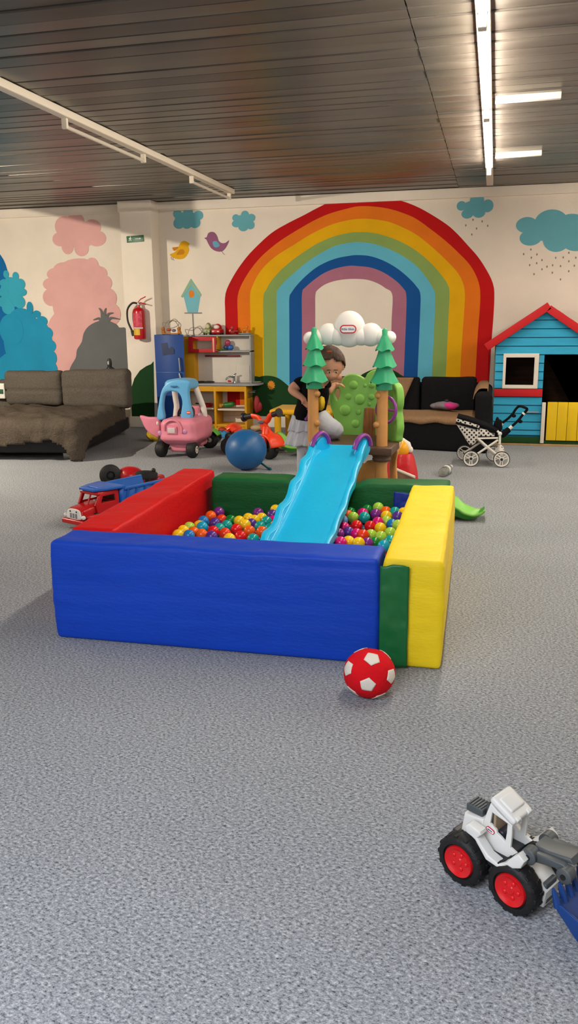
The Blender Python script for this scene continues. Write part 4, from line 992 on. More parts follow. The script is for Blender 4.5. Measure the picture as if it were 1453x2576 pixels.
# ---------------------------------------------------------------- dark sofa under the rainbow
BS = mat('fabric_black', '#131316', .92, .15, var=.2, vscale=60, bump=.3, bscale=110); BW = mat('fabric_tan', '#8a6d52', .95, .1, var=.1, vscale=40, bump=.35, bscale=80)
def sofa_right():
    x0, x1 = at(728, 1050, 9.5).x, at(1232, 1120, 9.6).x-.03
    yf = fl(1120, 1139).y
    t = thing('dark_sofa', 'black fabric sofa with brown seat cover under the rainbow', 'sofa', ((x0+x1)/2, 9.9, 0))
    zf = at(1110, 1062, yf).z; cx = (x0+x1)/2
    q = MB(); q.box((cx, (yf+10.3)/2, zf/2), (x1-x0, 10.3-yf, zf), .03, .12, BS, None, lambda p, n: n*.006*nz(p, 6)+V(0, .2*(x1-p.x)*max(0, min(1, (10.2-p.y)/(10.2-yf))), 0)-n*.02*math.exp(-((p.z-zf*.52)/.02)**2), seg=3); q.build('base', BS, t)
    zt = at(1120, 951, 10.25).z
    for a, e in ((x0+.02, at(1056, 1000, 10.2).x-.01), (at(1058, 1000, 10.2).x, at(1196, 1000, 10.2).x)):
        q = MB(); q.box(((a+e)/2, 10.28, (zt+zf)/2), (e-a, .2, zt-zf+.02), .04, .08, BS, None, lambda p, n: n*.008*nz(p, 5), seg=3); q.build('backrest', BS, t)
    a = at(1194, 1000, 9.75).x; za = at(1215, 978, 9.7).z
    q = MB(); q.box(((a+x1)/2+.02, yf+.55, za/2+.02), (x1-a+.02, 1.05, za-.02), .06, .08, BS, None, lambda p, n: V(n.x*.01*nz(p, 4), 0, -.05*max(0, (yf+.4-p.y))), seg=4); q.build('armrest', BS, t)
    q = MB(); q.box((cx-.05, 10.4, (zt+zf)/2-.03), (x1-x0-.15, .06, zt-zf-.06), .02, None, BS); q.build('back_frame', BS, t)
    # brown cover over seat and back
    q = MB(); xa = a+.02
    def f(u, v):
        x = x0+.05+(xa-x0-.03)*u; s = v*1.0
        sk_ = .2*(x1-x); y_ = yf+sk_
        if s < .62: y = y_+.03+(10.16-y_)*s/.62; z = zf+.025+.02*nz((x*4, y*4, 0))+.03*math.sin(PI*s/.62)
        else: y = 10.16; z = zf+.03
        if s < .06: z -= (.06-s)*1.0+.03*nz((x*6, 0, 2)); y = y_-.012
        return V(x, y, z)
    q.grid(f, 50, 40, BW); q.build('seat_cover', BW, t, angle=180, solid=.01)
    q = MB(); xb0, xb1 = at(820, 1000, 10.15).x, at(1040, 955, 10.15).x
    def g(u, v):
        x = xb0+(xb1-xb0)*u*(1-.15*(1-v)*1.0); z = zf+.03+(zt-zf-.02)*v
        return V(x, 10.155-.012*nz((x*5, z*5, 3))-.02*(1-v), z)
    q.grid(g, 30, 20, BW); q.build('back_cover', BW, t, angle=180, solid=.01)
    q = MB()
    def k(u, v):
        A_ = PI*v; x = (a+x1)/2+.02-((x1-a)/2+.03)*math.cos(A_); y = yf+.12+.9*u
        return V(min(x, x1-.02), y, za+.012+.035*math.sin(A_)-.1*(max(0, -math.cos(A_)-.2) if False else 0)-(.25*max(0, .35-v))-.05*max(0, (yf+.4-y)))
    q.grid(k, 16, 12, BW); q.build('arm_cover', BW, t, angle=180, solid=.01)
    return yf, zf
SYF, SZF = sofa_right()
# cap lying on the sofa
c = at(1122, 1008, 9.85); c = V(c.x, 9.85, SZF+.1); t = thing('sun_cap', 'grey children\'s cap with pink front lying on the dark sofa', 'cap', c)
CG = mat('cloth_capgrey', '#77727a', .9, .1); CP = mat('cloth_pink', '#c63a83', .85, .1)
q = MB(); q.ell(c+V(.0, .02, .02), (.15, .11, .05), CG, disp=lambda w, n: n*.014*nz(w, 14)); q.ell(c+V(-.11, .03, .015), (.08, .07, .035), CG); q.build('crown', CG, t, angle=180)
q = MB(); q.ell(c+V(.05, -.05, .025), (.09, .05, .04), CP, disp=lambda w, n: n*.008*nz(w, 20)); lab(q.build('front', CP, t, angle=180), 'bright pink front')
q = MB(); q.ell(c+V(.0, .03, .075), (.03, .03, .02), BLK); q.build('button', BLK, t)
# ---------------------------------------------------------------- playhouse
def playhouse():
    Yh = 10.0; BLh = mat('wood_blue', '#2f9bc2', .65, .25, var=.08, vscale=6, bump=.15, bscale=40, stretch=(.4, 1, 3)); RDh = mat('wood_red', '#b5141a', .55, .3, var=.05, vscale=6); WHh = mat('wood_white', '#d6cdc0', .55, .3, var=.04); YLh = mat('wood_yellow', '#dbb50f', .6, .3, var=.06, vscale=5, stretch=(3, 1, .4)); DKh = mat('wood_dark', '#4a3220', .75, .2, var=.3, vscale=5, stretch=(.4, 1, 4)); GNh = mat('wood_green', '#123f17', .65, .25, var=.1)
    P = lambda x, y, Y=Yh: at(x, y, Y)
    xL, xR0 = P(1243, 900).x, 0; xa = P(1381, 790).x; xR = 2*xa-xL
    zE = P(1250, 868).z; zA = P(1381, 780).z; x0 = (P(1247, 880).x+P(1236, 1115).x)/2; xR = 2*xa-x0
    t = thing('playhouse', 'blue wooden playhouse with red roof and yellow half door', 'playhouse', (xa, 10.45, 0))
    slope = (zA-zE)/(xa-x0)
    # window and door openings
    w0, w1 = P(1271, 935).x, P(1342, 935).x; wz0, wz1 = P(1305, 968).z, P(1305, 899).z
    d0 = (P(1371, 890).x+P(1360, 1010).x)/2; d1 = d0+.62; dz1 = P(1400, 892).z; dz0 = .07
    zlines = [P(1300, y).z for y in (848, 870, 891.5, 912.5, 933.5, 954, 976)]
    step = (zlines[0]-zlines[-1])/6
    q = MB(); outer = [(x0, .02), (d0, .02), (d0, dz1), (d1, dz1), (d1, .02), (xR, .02), (xR, zE), (xa, zA), (x0, zE)]
    hole = [(w0, wz0), (w1, wz0), (w1, wz1), (w0, wz1)]
    q.xz([outer, hole], Yh+.012, .02, .0, mat('wood_gap_shadow', '#17607f', .7, .2)); fr = q.build('front_wall', BLh, t)  # darker blue backing paints in the shadow lines between the weatherboards
    # overlapping weatherboards
    q = MB(); z = zlines[3]-step*20; k = 0
    while z < zA:
        zt = z+step-.011
        if zt > .1:
            segs = []
            zz0 = max(z, .12)
            lo = x0 if zz0 < zE else x0+(zz0-zE)/slope*1.0
            def lim(zv): return (x0 if zv < zE else x0+(zv-zE)/slope)
            cuts = [[lim, None]]
            rows = []
            dd = (d0-.0, d1); ww = (w0, w1)
            xsL0, xsL1 = lim(zz0), lim(zt); R0, R1 = 2*xa-xsL0, 2*xa-xsL1
            if zt < zA-.005:
                inter = []
                if zt > wz0 and zz0 < wz1: inter.append(ww)
                if zz0 < dz1: inter.append(dd)
                edges = [(xsL0, xsL1)]
                for a, b_ in sorted(inter): edges += [(a, a), (b_, b_)]
                edges.append((R0, R1))
                for i in range(0, len(edges), 2):
                    a, b_ = edges[i], edges[i+1]
                    if b_[0]-a[0] > .01:
                        q.add([(a[0], Yh-.012, zz0), (b_[0], Yh-.012, zz0), (b_[1], Yh-.004, zt), (a[1], Yh-.004, zt), (a[0], Yh+.004, zz0), (b_[0], Yh+.004, zz0), (b_[1], Yh+.004, zt), (a[1], Yh+.004, zt)], [[0, 1, 2, 3], [4, 5, 1, 0], [3, 2, 6, 7], [0, 3, 7, 4], [1, 5, 6, 2]], BLh)
        z += step
    q.build('weatherboards', BLh, fr, angle=20)
    for xs, nm in ((x0, 'side_wall'), (xR, 'side_wall')):
        q = MB(); q.box((xs, Yh+.48, zE/2), (.024, .96, zE-.02), .002, None, GNh if False else plas('#4f5f5a', .7)); q.build(nm, None, t)
    q = MB(); q.xz([[(x0, .02), (xR, .02), (xR, zE), (xa, zA), (x0, zE)]], Yh+.95, .02, 0, DKh)
    q.build('back_wall', DKh, t)
    q = MB(); q.box(((x0+xR)/2, Yh+.48, .03), (xR-x0-.03, .92, .04), .002, None, DKh)
    for xs in (x0+.02, xR-.02): q.box((xs, Yh+.48, zE/2), (.012, .9, zE-.05), .001, None, DKh)
    q.build('inner_lining', DKh, t)
    # roof
    ov = .09; dx = (xa-x0)+ov
    for s in (-1, 1):
        q = MB(); top = V(xa, Yh, zA+.035); low = V(xa+s*dx, Yh, zA+.035-slope*dx); ln = (low-top).length; an = math.atan2(low.z-top.z, low.x-top.x)
        N = 9; M = Matrix.Translation((xa, Yh+.44, zA+.03)) @ Matrix.Rotation(-an, 4, 'Y')
        for i in range(N): q.box((ln*(i+.5)/N, 0, .012+.004*(i % 2)), (ln/N-.004, 1.0, .018), .003, None, RDh, M)
        q.box((ln/2, 0, -.004), (ln, .98, .014), .002, None, RDh, M); rf = q.build('roof_side', RDh, t)
        q = MB(); q.box((ln/2+.005, -.515, -.02), (ln+.02, .022, .085), .004, None, RDh, M); q.build('barge_board', RDh, rf)
    # window frame
    q = MB(); f0, f1, g0, g1 = P(1264, 935).x, P(1353, 935).x, P(1305, 977).z, P(1305, 889).z
    q.xz([[(f0, g0), (f1, g0), (f1, g1), (f0, g1)], hole], Yh-.022, .03, .004, WHh); q.build('window_frame', WHh, t)
    q = MB(); z0, z1 = P(1300, 997).z, P(1300, 978).z; q.box(((x0+d0)/2, Yh-.017, (z0+z1)/2), (d0-x0, .02, z1-z0), .002, None, RDh); q.build('red_band', RDh, t); q = MB(); q.box(((d1+xR)/2, Yh-.017, (z0+z1)/2), (xR-d1, .02, z1-z0), .002, None, RDh); q.build('red_band', RDh, t)
    q = MB(); z1 = P(1300, 1098).z; q.box(((x0+d0)/2, Yh-.016, z1/2+.012), (d0-x0, .022, z1-.025), .003, None, GNh); q.box(((d1+xR)/2, Yh-.016, z1/2+.012), (xR-d1, .022, z1-.025), .003, None, GNh); q.box(((d0+d1)/2, Yh-.005, .035), (d1-d0, .03, .05), .003, None, GNh); q.build('plinth', GNh, t)
    q = MB(); q.box(((x0+xR)/2, Yh+.42, .01), (xR-x0+.02, .95, .02), .002, None, mat('wood_raw', '#a5865c', .7, .2, var=.15)); q.build('sill', mat('wood_raw', '#a5865c'), t)
    # half door
    a, e = P(1371, 1060).x-.0, d1; z1 = P(1400, 1012).z; t2 = None; q = MB()
    n = 5; 
    for i in range(n): q.box((a+.01+(e-a)*(i+.5)/n, Yh-.03, (z1+.06)/2+.005), ((e-a)/n-.004, .022, z1-.06), .003, None, YLh)
    dr = q.build('half_door', YLh, t)
    q = MB(); q.box(((P(1358, 1113).x+P(1366, 1012).x)/2+.01, Yh-.035, (z1+.03)/2), (.042, .04, z1-.03), .004, None, WHh); q.build('door_post', WHh, dr)
    for y in (1024, 1103):
        q = MB(); zc = P(1446, y).z; q.box((e-.06, Yh-.045, zc), (.17, .01, .03), .003, None, plas('#1a3a1c')); q.build('hinge', None, dr)
    q = MB(); c = P(1338, 1037, Yh-.03); q.box((c.x-.01, Yh-.026, c.z), (.16, .02, .016), .003, None, plas('#9aa2a6', .35, metal=.5)); q.build('latch', None, t)
playhouse()
# ---------------------------------------------------------------- toy kitchen
YK = mat('wood_mustard', '#cf9716', .55, .3, var=.06, vscale=4); GYK = mat('laminate_grey', '#94979a', .45, .4, var=.05); WBK = mat('board_white', '#d3cdc3', .6, .3, var=.03)
RK = mat('wood_cherry', '#b5161d', .5, .35); CHR = mat('chrome', '#b9bdc4', .18, .5, metal=1); BF = mat('wood_navyblue', '#123f86', .5, .35, var=.05, vscale=5)
def bx(q, px, Y, d, m, r=.004):      # board seen from the front: pixel rectangle at depth Y, reaching d metres back
    x0, y0, x1, y1 = px; a, e = at(x0, y1, Y), at(x1, y0, Y)
    q.box(((a.x+e.x)/2, Y+d/2, (a.z+e.z)/2), (abs(e.x-a.x), d, abs(e.z-a.z)), r, None, m); return q
def fridge():
    Yf = 10.6; a = at(388, 900, Yf).x; e = at(461, 900, Yf).x; zt = at(425, 842, Yf).z
    t = thing('toy_refrigerator', 'tall blue wooden play refrigerator at the left end of the toy kitchen', 'refrigerator', ((a+e)/2, Yf+.25, 0))
    q = MB(); n = 10
    pts = [(a, Yf+.03)]+[(a+(e-a)*i/n, Yf+.03-.035*math.sin(PI*i/n)) for i in range(1, n)]+[(e, Yf+.03), (e-.085, Yf+.22), (a, Yf+.22)]
    q.plate([pts], zt-.0, .006, BF, Matrix.Translation((0, 0, zt/2))); cb = q.build('cabinet', BF, t)
    zs = at(425, 937, Yf).z
    q = MB(); q.tube([(a+.004+(e-a-.008)*i/n, Yf+.028-.035*math.sin(PI*i/n), zs) for i in range(n+1)], .004, plas('#3a69a8'), n=6); q.build('door_seam', None, t)
    for y0, y1 in ((901, 933), (940, 953)):
        q = MB(); c0, c1 = at(450, y0, Yf-.02), at(453, y1, Yf-.02); q.tube([c0+V(0, .04, 0), c0, c1, c1+V(0, .04, 0)], .012, CHR, n=8); q.build('door_handle', CHR, t)
    q = MB(); DKB = mat('vinyl_darkblue', '#0c2550', .4, .4)
    pp = [(406,864),(421,862),(424,878),(432,872),(438,879),(438,890),(410,894)]
    q.xz([[(p.x, p.z) for p in (at(x, y, Yf) for x, y in pp)]], Yf-.006, .004, 0, DKB); lab(q.build('sticker', DKB, t), 'dark blue torn sticker')
fridge()
YF_ = 10.8
def kitchen():
    t = thing('toy_kitchen', 'yellow wooden play kitchen with grey counter, hob and red wall cupboard', 'toy kitchen', (at(550, 1000, YF_).x, YF_+.2, 0))
    xl = at(461, 900, YF_+.14).x+.002; xr = at(620, 1030, YF_).x; yb = YW-.02; D = yb-YF_
    zc = at(560, 968, YF_).z; zt = at(560, 846, YF_+.14).z; xr2 = at(631, 900, YF_+.14).x; Yu = YF_+.13+.01; Du = yb-Yu
    xl2 = at(489, 920, Yu).x; q = MB(); q.box(((xl+xl2)/2, yb-Du/2, (zt+zc)/2), (xl2-xl, Du, zt-zc), .003, None, YK); q.build('hutch_side', YK, t)
    q = MB(); q.box((xr2-.01, yb-Du/2, (zt+zc)/2), (.02, Du, zt-zc), .003, None, GYK); q.build('hutch_side', GYK, t)
    q = MB(); q.box(((xl+xr2)/2, yb-.008, (zt+zc)/2), (xr2-xl-.03, .012, zt-zc-.01), .002, None, WBK); q.build('back_board', WBK, t)
    q = MB(); q.box(((xl+xr2)/2, yb-Du/2, zt+.01), (xr2-xl+.01, Du+.01, .02), .003, None, GYK); q.build('top_shelf', GYK, t)
    zb = at(590, 884, Yu).z; xd = at(546, 870, Yu).x
    q = MB(); q.box(((xd+xr2)/2, yb-Du/2, zb), (xr2-xd, Du, .022), .003, None, GYK); q.build('shelf', GYK, t)
    q = MB(); q.box((xd, yb-Du/2, (zt+zb)/2), (.022, Du, zt-zb), .003, None, YK); q.build('divider', YK, t)
    # red cupboard front with open middle
    Yc = Yu-.06; R = lambda x0, y0, x1, y1: [(at(x0, y1, Yc).x, at(x0, y1, Yc).z), (at(x1, y1, Yc).x, at(x1, y1, Yc).z), (at(x1, y0, Yc).x, at(x1, y0, Yc).z), (at(x0, y0, Yc).x, at(x0, y0, Yc).z)]
    q = MB(); q.xz([R(474, 847, 543, 887), R(485, 857, 533, 878)], Yc, .022, .003, RK); dr = q.build('cupboard_door', RK, t)
    q = MB(); bx(q, (535, 850, 538, 886), Yc-.02, .012, plas('#d9a08a')); q.build('door_handle', None, dr)
    q = MB(); bx(q, (474, 884, 544, 887.5), Yc, Du+.05, RK); q.build('cupboard_base', RK, t)
    q = MB(); bx(q, (515, 893.5, 602, 897.5), yb-.05, .03, plas('#7c1620')); q.build('hanging_rail', None, t)
    q = MB(); bx(q, (595, 919, 627, 958), yb-.022, .004, WBK); q.build('paper_sheet', WBK, t)
    # counter with rounded right end
    xe = at(658, 967, YF_+.2).x; q = MB()
    pts = [(xl, YF_-.02), (xr, YF_-.02)]+[(xr+(xe-xr)*math.sin(PI/2*i/8), YF_-.02+(D*.55)*(1-math.cos(PI/2*i/8))) for i in range(1, 9)]+[(xe, yb), (xl, yb)]
    q.plate([pts], .026, .004, GYK, Matrix.Translation((0, 0, zc))); q.build('counter', GYK, t)
    # base cabinet
    zap = at(560, 985, YF_).z; base = [((461, 972, 614, 985), .03)]
    q = MB(); q.box(((xl+xr)/2, YF_+.012, (zc+zap)/2-.006), (xr-xl, .022, zc-zap-.012), .003, None, YK); q.build('apron', YK, t)
    for x, nm in ((xl+.012, 'base_side'), (at(541, 1030, YF_).x, 'base_divider'), (xr-.014, 'base_side')):
        q = MB(); q.box((x, YF_+D/2, zc/2-.008), (.03, D, zc-.02), .003, None, YK); q.build(nm, YK, t)
    for x0, x1, y in ((xl, at(538, 1030, YF_).x, 1029), (at(545, 1030, YF_).x, xr, 1031)):
        q = MB(); q.box(((x0+x1)/2, YF_+D/2, at(560, y, YF_).z), (x1-x0-.02, D-.01, .018), .002, None, WBK); q.build('base_shelf', WBK, t)
    q = MB(); q.box(((xl+xr)/2+(xr-xl)*.0, YF_+D/2, .05), (xr-xl-.02, D-.01, .03), .002, None, YK); q.build('base_shelf', YK, t)
    q = MB(); q.box(((xl+xr)/2, YF_+.03, .02), (xr-xl, .03, .04), .002, None, YK); q.build('plinth', YK, t)
    q = MB(); c = at(634, 990, YF_+.25); q.box((xr+.006, YF_+.15, c.z), (.012, .2, .09), .003, None, plas('#8d6f2c')); q.build('side_plate', None, t)
    q = MB(); c = at(640, 984, YF_+.2); q.tube([V(xr+.015, YF_+.06, c.z), V(xr+.1, YF_+.06, c.z), V(xr+.1, YF_+.24, c.z), V(xr+.015, YF_+.24, c.z)], .01, CHR); q.build('towel_rail', CHR, t)
    # hob, sink tap
    for x in (503, 524):
        c = at(x, 963, YF_+.16); q = MB(); q.lathe([(.075, zc+.013), (.078, zc+.03), (.05, zc+.034), (.045, zc+.025), (.001, zc+.025)], BLK, Matrix.Translation((c.x, YF_+.18, 0)), 28); q.build('hob_plate', BLK, t)
    c = at(592, 960, YF_+.27); q = MB(); M = Matrix.Translation((c.x, YF_+.21, 0)); q.lathe([(.03, zc+.01), (.026, zc+.03), (.016, zc+.035), (.016, zc+.1), (.02, zc+.105), (.018, zc+.12), (.001, zc+.125)], CHR, M, 20); q.tube(smooth_path([V(c.x, YF_+.21, zc+.08), V(c.x-.04, YF_+.16, zc+.1), V(c.x-.08, YF_+.12, zc+.075), V(c.x-.085, YF_+.12, zc+.06)], 4), .012, CHR); q.tube([V(c.x, YF_+.21, zc+.12), V(c.x+.035, YF_+.19, zc+.14)], .008, CHR); q.build('tap', CHR, t)
    return zc, zt+.02, zb+.011, Yu, xl, xr
KZ, KT, KS, KYU, KXL, KXR = kitchen()
# toys on the kitchen
FT = at(425, 842, 10.6).z+.004
def bead_maze():
    Y = 10.71; t = thing('bead_maze', 'wire bead maze toy standing on top of the blue refrigerator', 'toy', (at(432, 838, Y).x, Y, FT))
    WD_ = mat('wood_honey', '#a66a2c', .55, .3, var=.2); a, e = at(412, 835, Y), at(452, 835, Y)
    for p in (a, e):
        q = MB(); q.tube([V(p.x, Y, FT), V(p.x-.01, Y, FT+.05)], [.03, .022], WD_, n=10); q.ell(V(p.x-.01, Y, FT+.07), .026, WD_); q.build('post', WD_, t)
    q = MB(); q.box(((a.x+e.x)/2, Y, FT+.008), (e.x-a.x, .1, .014), .004, None, WD_); q.build('base', WD_, t)
    WR = plas('#8d8578', .4)
    cx = (a.x+e.x)/2
    for pts in ([(a.x, .08), (a.x-.02, .15), (cx-.05, .15), (cx+.05, .2), (cx+.1, .13), (cx, .08), (cx-.04, .13), (cx+.03, .18), (e.x, .09)], [(a.x, .08), (cx-.06, .17), (cx+.08, .17), (e.x+.02, .13), (e.x, .08)]):
        q = MB(); q.tube(smooth_path([V(x, Y+.02*math.sin(i*2), FT+z) for i, (x, z) in enumerate(pts)], 6), .005, WR, n=6); q.build('wire', WR, t)
    q = MB(); q.ell((cx-.04, Y, FT+.06), (.035, .03, .02), plas('#b0482e')); q.ell((cx+.03, Y, FT+.05), (.03, .03, .02), plas('#6f6a8c')); q.build('bead', None, t)
bead_maze()
def toycar(px, w, h, c1, c2, label, z0, Y):
    p = at(px[0], px[1], Y); x = p.x
    t = thing('toy_car', label, 'toy', (x, Y, z0))
    m1 = plas(c1, .35); m2 = plas(c2, .4)
    q = MB(); q.box((x, Y, z0+h*.3), (w, w*1.3, h*.42), w*.15, None, m1, seg=3); q.ell((x, Y+w*.1, z0+h*.55), (w*.42, w*.55, h*.44), m1); q.build('body', m1, t)
    q = MB(); q.ell((x, Y-w*.28, z0+h*.68), (w*.3, w*.25, h*.2), m2); q.build('windscreen', m2, t)
    for s in (-1, 1):
        for yy in (-.4, .4):
            q = MB(); q.lathe([(.001, -w*.06), (h*.16, -w*.06), (h*.16, w*.06), (.001, w*.06)], TIRE, Matrix.Translation((x+s*w*.42, Y+yy*w, z0+h*.16)) @ Matrix.Rotation(PI/2, 4, 'Y'), 16); q.build('wheel', TIRE, t)
        q = MB(); q.ell((x+s*w*.26, Y-w*.64, z0+h*.3), (w*.13, w*.04, h*.06), m2); q.build('lamp', m2, t)
toycar((524, 840), .10, .165, '#7d8a54', '#c9c79f', 'green toy car standing on the kitchen top shelf', KT, KYU+.075)
toycar((547, 840), .135, .15, '#b0141f', '#e8d9d2', 'red toy car with pale windscreen on the kitchen top shelf', KT, KYU+.075)
t = thing('toy_plane', 'small red toy figure on a stand right of the toy cars', 'toy', (at(585, 843, KYU+.075).x, KYU+.075, KT)); x = at(585, 843, KYU+.075).x; Yp = KYU+.075
q = MB(); q.ell((x, Yp, KT+.035), (.04, .03, .03), plas('#8e1c22')); q.ell((x-.005, Yp, KT+.09), (.024, .022, .03), plas('#a5323a')); q.ell((x-.03, Yp, KT+.05), (.02, .02, .02), plas('#c98277')); q.tube([V(x, Yp, KT+.05), V(x+.09, Yp-.02, KT+.045)], .015, plas('#8e1c22')); q.build('figure', None, t)
t = thing('toy_animal', 'small orange toy animal on a pale blue dish at the shelf end', 'toy', (at(616, 843, KYU+.075).x, KYU+.075, KT)); x = at(616, 843, KYU+.075).x; OR_ = plas('#cf7a1c')
q = MB(); q.lathe([(.05, KT), (.09, KT+.015), (.085, KT+.02), (.045, KT+.006), (.001, KT+.006)], plas('#a8cbd0'), Matrix.Translation((x, Yp, 0)), 28); q.build('dish', None, t)
q = MB(); q.ell((x, Yp, KT+.06), (.04, .025, .022), OR_); q.ell((x+.03, Yp, KT+.1), (.02, .02, .02), OR_); q.tube([V(x+.02, Yp, KT+.06), V(x+.03, Yp, KT+.1)], .014, OR_)
for a in (-.028, .025): q.tube([V(x+a, Yp, KT+.06), V(x+a*1.2, Yp, KT+.01)], .011, OR_)
q.build('animal', OR_, t)
t = thing('toy_doll', 'pink and blue small toy on the kitchen shelf', 'toy', (at(575, 880, KYU+.075).x, KYU+.075, KS)); x = at(575, 880, KYU+.075).x; Yp = KYU+.075
q = MB(); q.ell((x-.01, Yp, KS+.1), (.038, .03, .045), plas('#a13058')); q.ell((x-.035, Yp+.01, KS+.04), (.04, .03, .036), plas('#1f3f74')); q.build('pink_part', None, t)
q = MB(); q.ell((x+.035, Yp-.02, KS+.04), (.042, .035, .038), plas('#2e5fae', .25)); q.build('blue_part', None, t)
q = MB(); x = at(558, 882, KYU+.075).x; q.lathe([(.05, KS+.001), (.095, KS+.012), (.09, KS+.017), (.045, KS+.006), (.001, KS+.006)], plas('#4f8c34'), Matrix.Translation((x, KYU+.075, 0)), 28); tag(q.build('toy_plate', None), 'flat green toy plate on the kitchen shelf', 'plate')
q = MB(); c = at(579, 961, YF_+.18); q.box((c.x, YF_+.18, KZ+.035), (.08, .06, .04), .012, None, WBK, seg=3); q.box((c.x, YF_+.15, KZ+.037), (.05, .012, .024), .004, None, RK); tag(q.build('toy_box', None), 'small white and red toy on the counter beside the tap', 'toy')
x = at(640, 965, YF_+.2).x; q = MB(); q.lathe([(.05, KZ+.014), (.085, KZ+.024), (.08, KZ+.028), (.001, KZ+.02)], plas('#b7bda8'), Matrix.Translation((x, YF_+.24, 0)), 28); tag(q.build('toy_plate', None), 'pale toy plate at the rounded end of the counter', 'plate')
zs = at(560, 1030, YF_).z+.01
t = thing('toy_cucumber', 'green toy cucumber lying on the kitchen base shelf', 'toy vegetable', (at(574, 1022, YF_+.12).x, YF_+.12, zs)); c = t.location
q = MB(); q.tube(smooth_path([c+V(-.07, 0, .035), c+V(-.02, .01, .04), c+V(.05, .0, .05), c+V(.085, 0, .06)], 4), [.01, .028, .033, .036, .037, .037, .038, .037, .036, .034, .032, .028, .012], plas('#1d6a22', .4), n=14); q.build('body', None, t)
q = MB(); q.ell(c+V(.088, 0, .061), .012, plas('#3c5a20')); q.build('stem', None, t)
t = thing('toy_pear', 'yellow toy vegetable beside the green cucumber', 'toy vegetable', (at(553, 1024, YF_+.1).x, YF_+.1, zs)); c = t.location
q = MB(); q.ell(c+V(0, 0, .032), (.034, .034, .032), plas('#cf9a35')); q.ell(c+V(.03, .02, .04), (.022, .022, .02), plas('#cf9a35')); q.build('body', None, t)
t = thing('toy_pan', 'red toy pan on the left base shelf of the kitchen', 'toy pan', (at(520, 1026, YF_+.15).x, YF_+.17, zs)); c = t.location
q = MB(); q.lathe([(.06, 0), (.085, .05), (.08, .05), (.057, .008), (.001, .008)], plas('#a5121c'), Matrix.Translation(c), 28); q.build('bowl', None, t)
q = MB(); q.tube([c+V(-.08, 0, .045), c+V(-.17, 0, .05)], .01, plas('#1a1a1b')); q.build('handle', None, t)
# small toys on the floor in front of the kitchen
BLB = plas('#2f86bd', .35)
c = fl(551, 1103); q = MB(); q.box(c+V(-.02, .1, .035), (.2, .12, .07), .012, None, BLB, seg=3)
for i in range(3): q.lathe([(.018, .068), (.018, .082), (.001, .082)], BLB, Matrix.Translation(c+V(-.08+.06*i, .1, 0)), 14)
tag(q.build('toy_brick', BLB), 'blue toy brick on the carpet in front of the kitchen', 'toy brick')
for i, (x, y, r, cc, nm, lb_, k) in enumerate([(545, 1087, .035, '#c99a3a', 'toy_potato', 'yellow oval toy food on the carpet, leftmost by the kitchen foot', 1.5), (558, 1088, .045, '#a03024', 'toy_tomato', 'dark red round toy food on the carpet by the kitchen foot', 1.2), (568, 1090, .03, '#c8402a', 'toy_pepper', 'small bright red toy food on the carpet by the kitchen foot', 1.0), (566, 1096, .028, '#d9a13a', 'toy_egg', 'small yellow toy food on the carpet near the blue brick', 1.3), (643, 1084, .05, '#b9a07c', 'toy_bread', 'flat beige toy bread on the carpet right of the kitchen', 1.6), (610, 1091, .04, '#c4912c', 'toy_cheese', 'yellow toy food on the carpet behind the orange motorbike', 1.8)]):
    c = fl(x, y); q = MB(); q.ell(c+V(0, .02, r*.8), (r*k, r, r*.8), plas(cc, .4), disp=lambda w, n: n*.004*nz(w, 40)); o = q.build(nm, plas(cc, .4)); tag(o, lb_, 'toy food')
# red flower-like cushion edge on the wall side of kitchen
q = MB(); c = at(645, 1017, 10.95); q.ell(c, (.05, .04, .12), plas('#8e1a20', .6)); q.ell(c+V(.03, .0, -.03), (.05, .03, .07), plas('#8e1a20', .6)); tag(q.build('oven_glove', None), 'dark red oven glove hanging at the right side of the kitchen', 'glove')
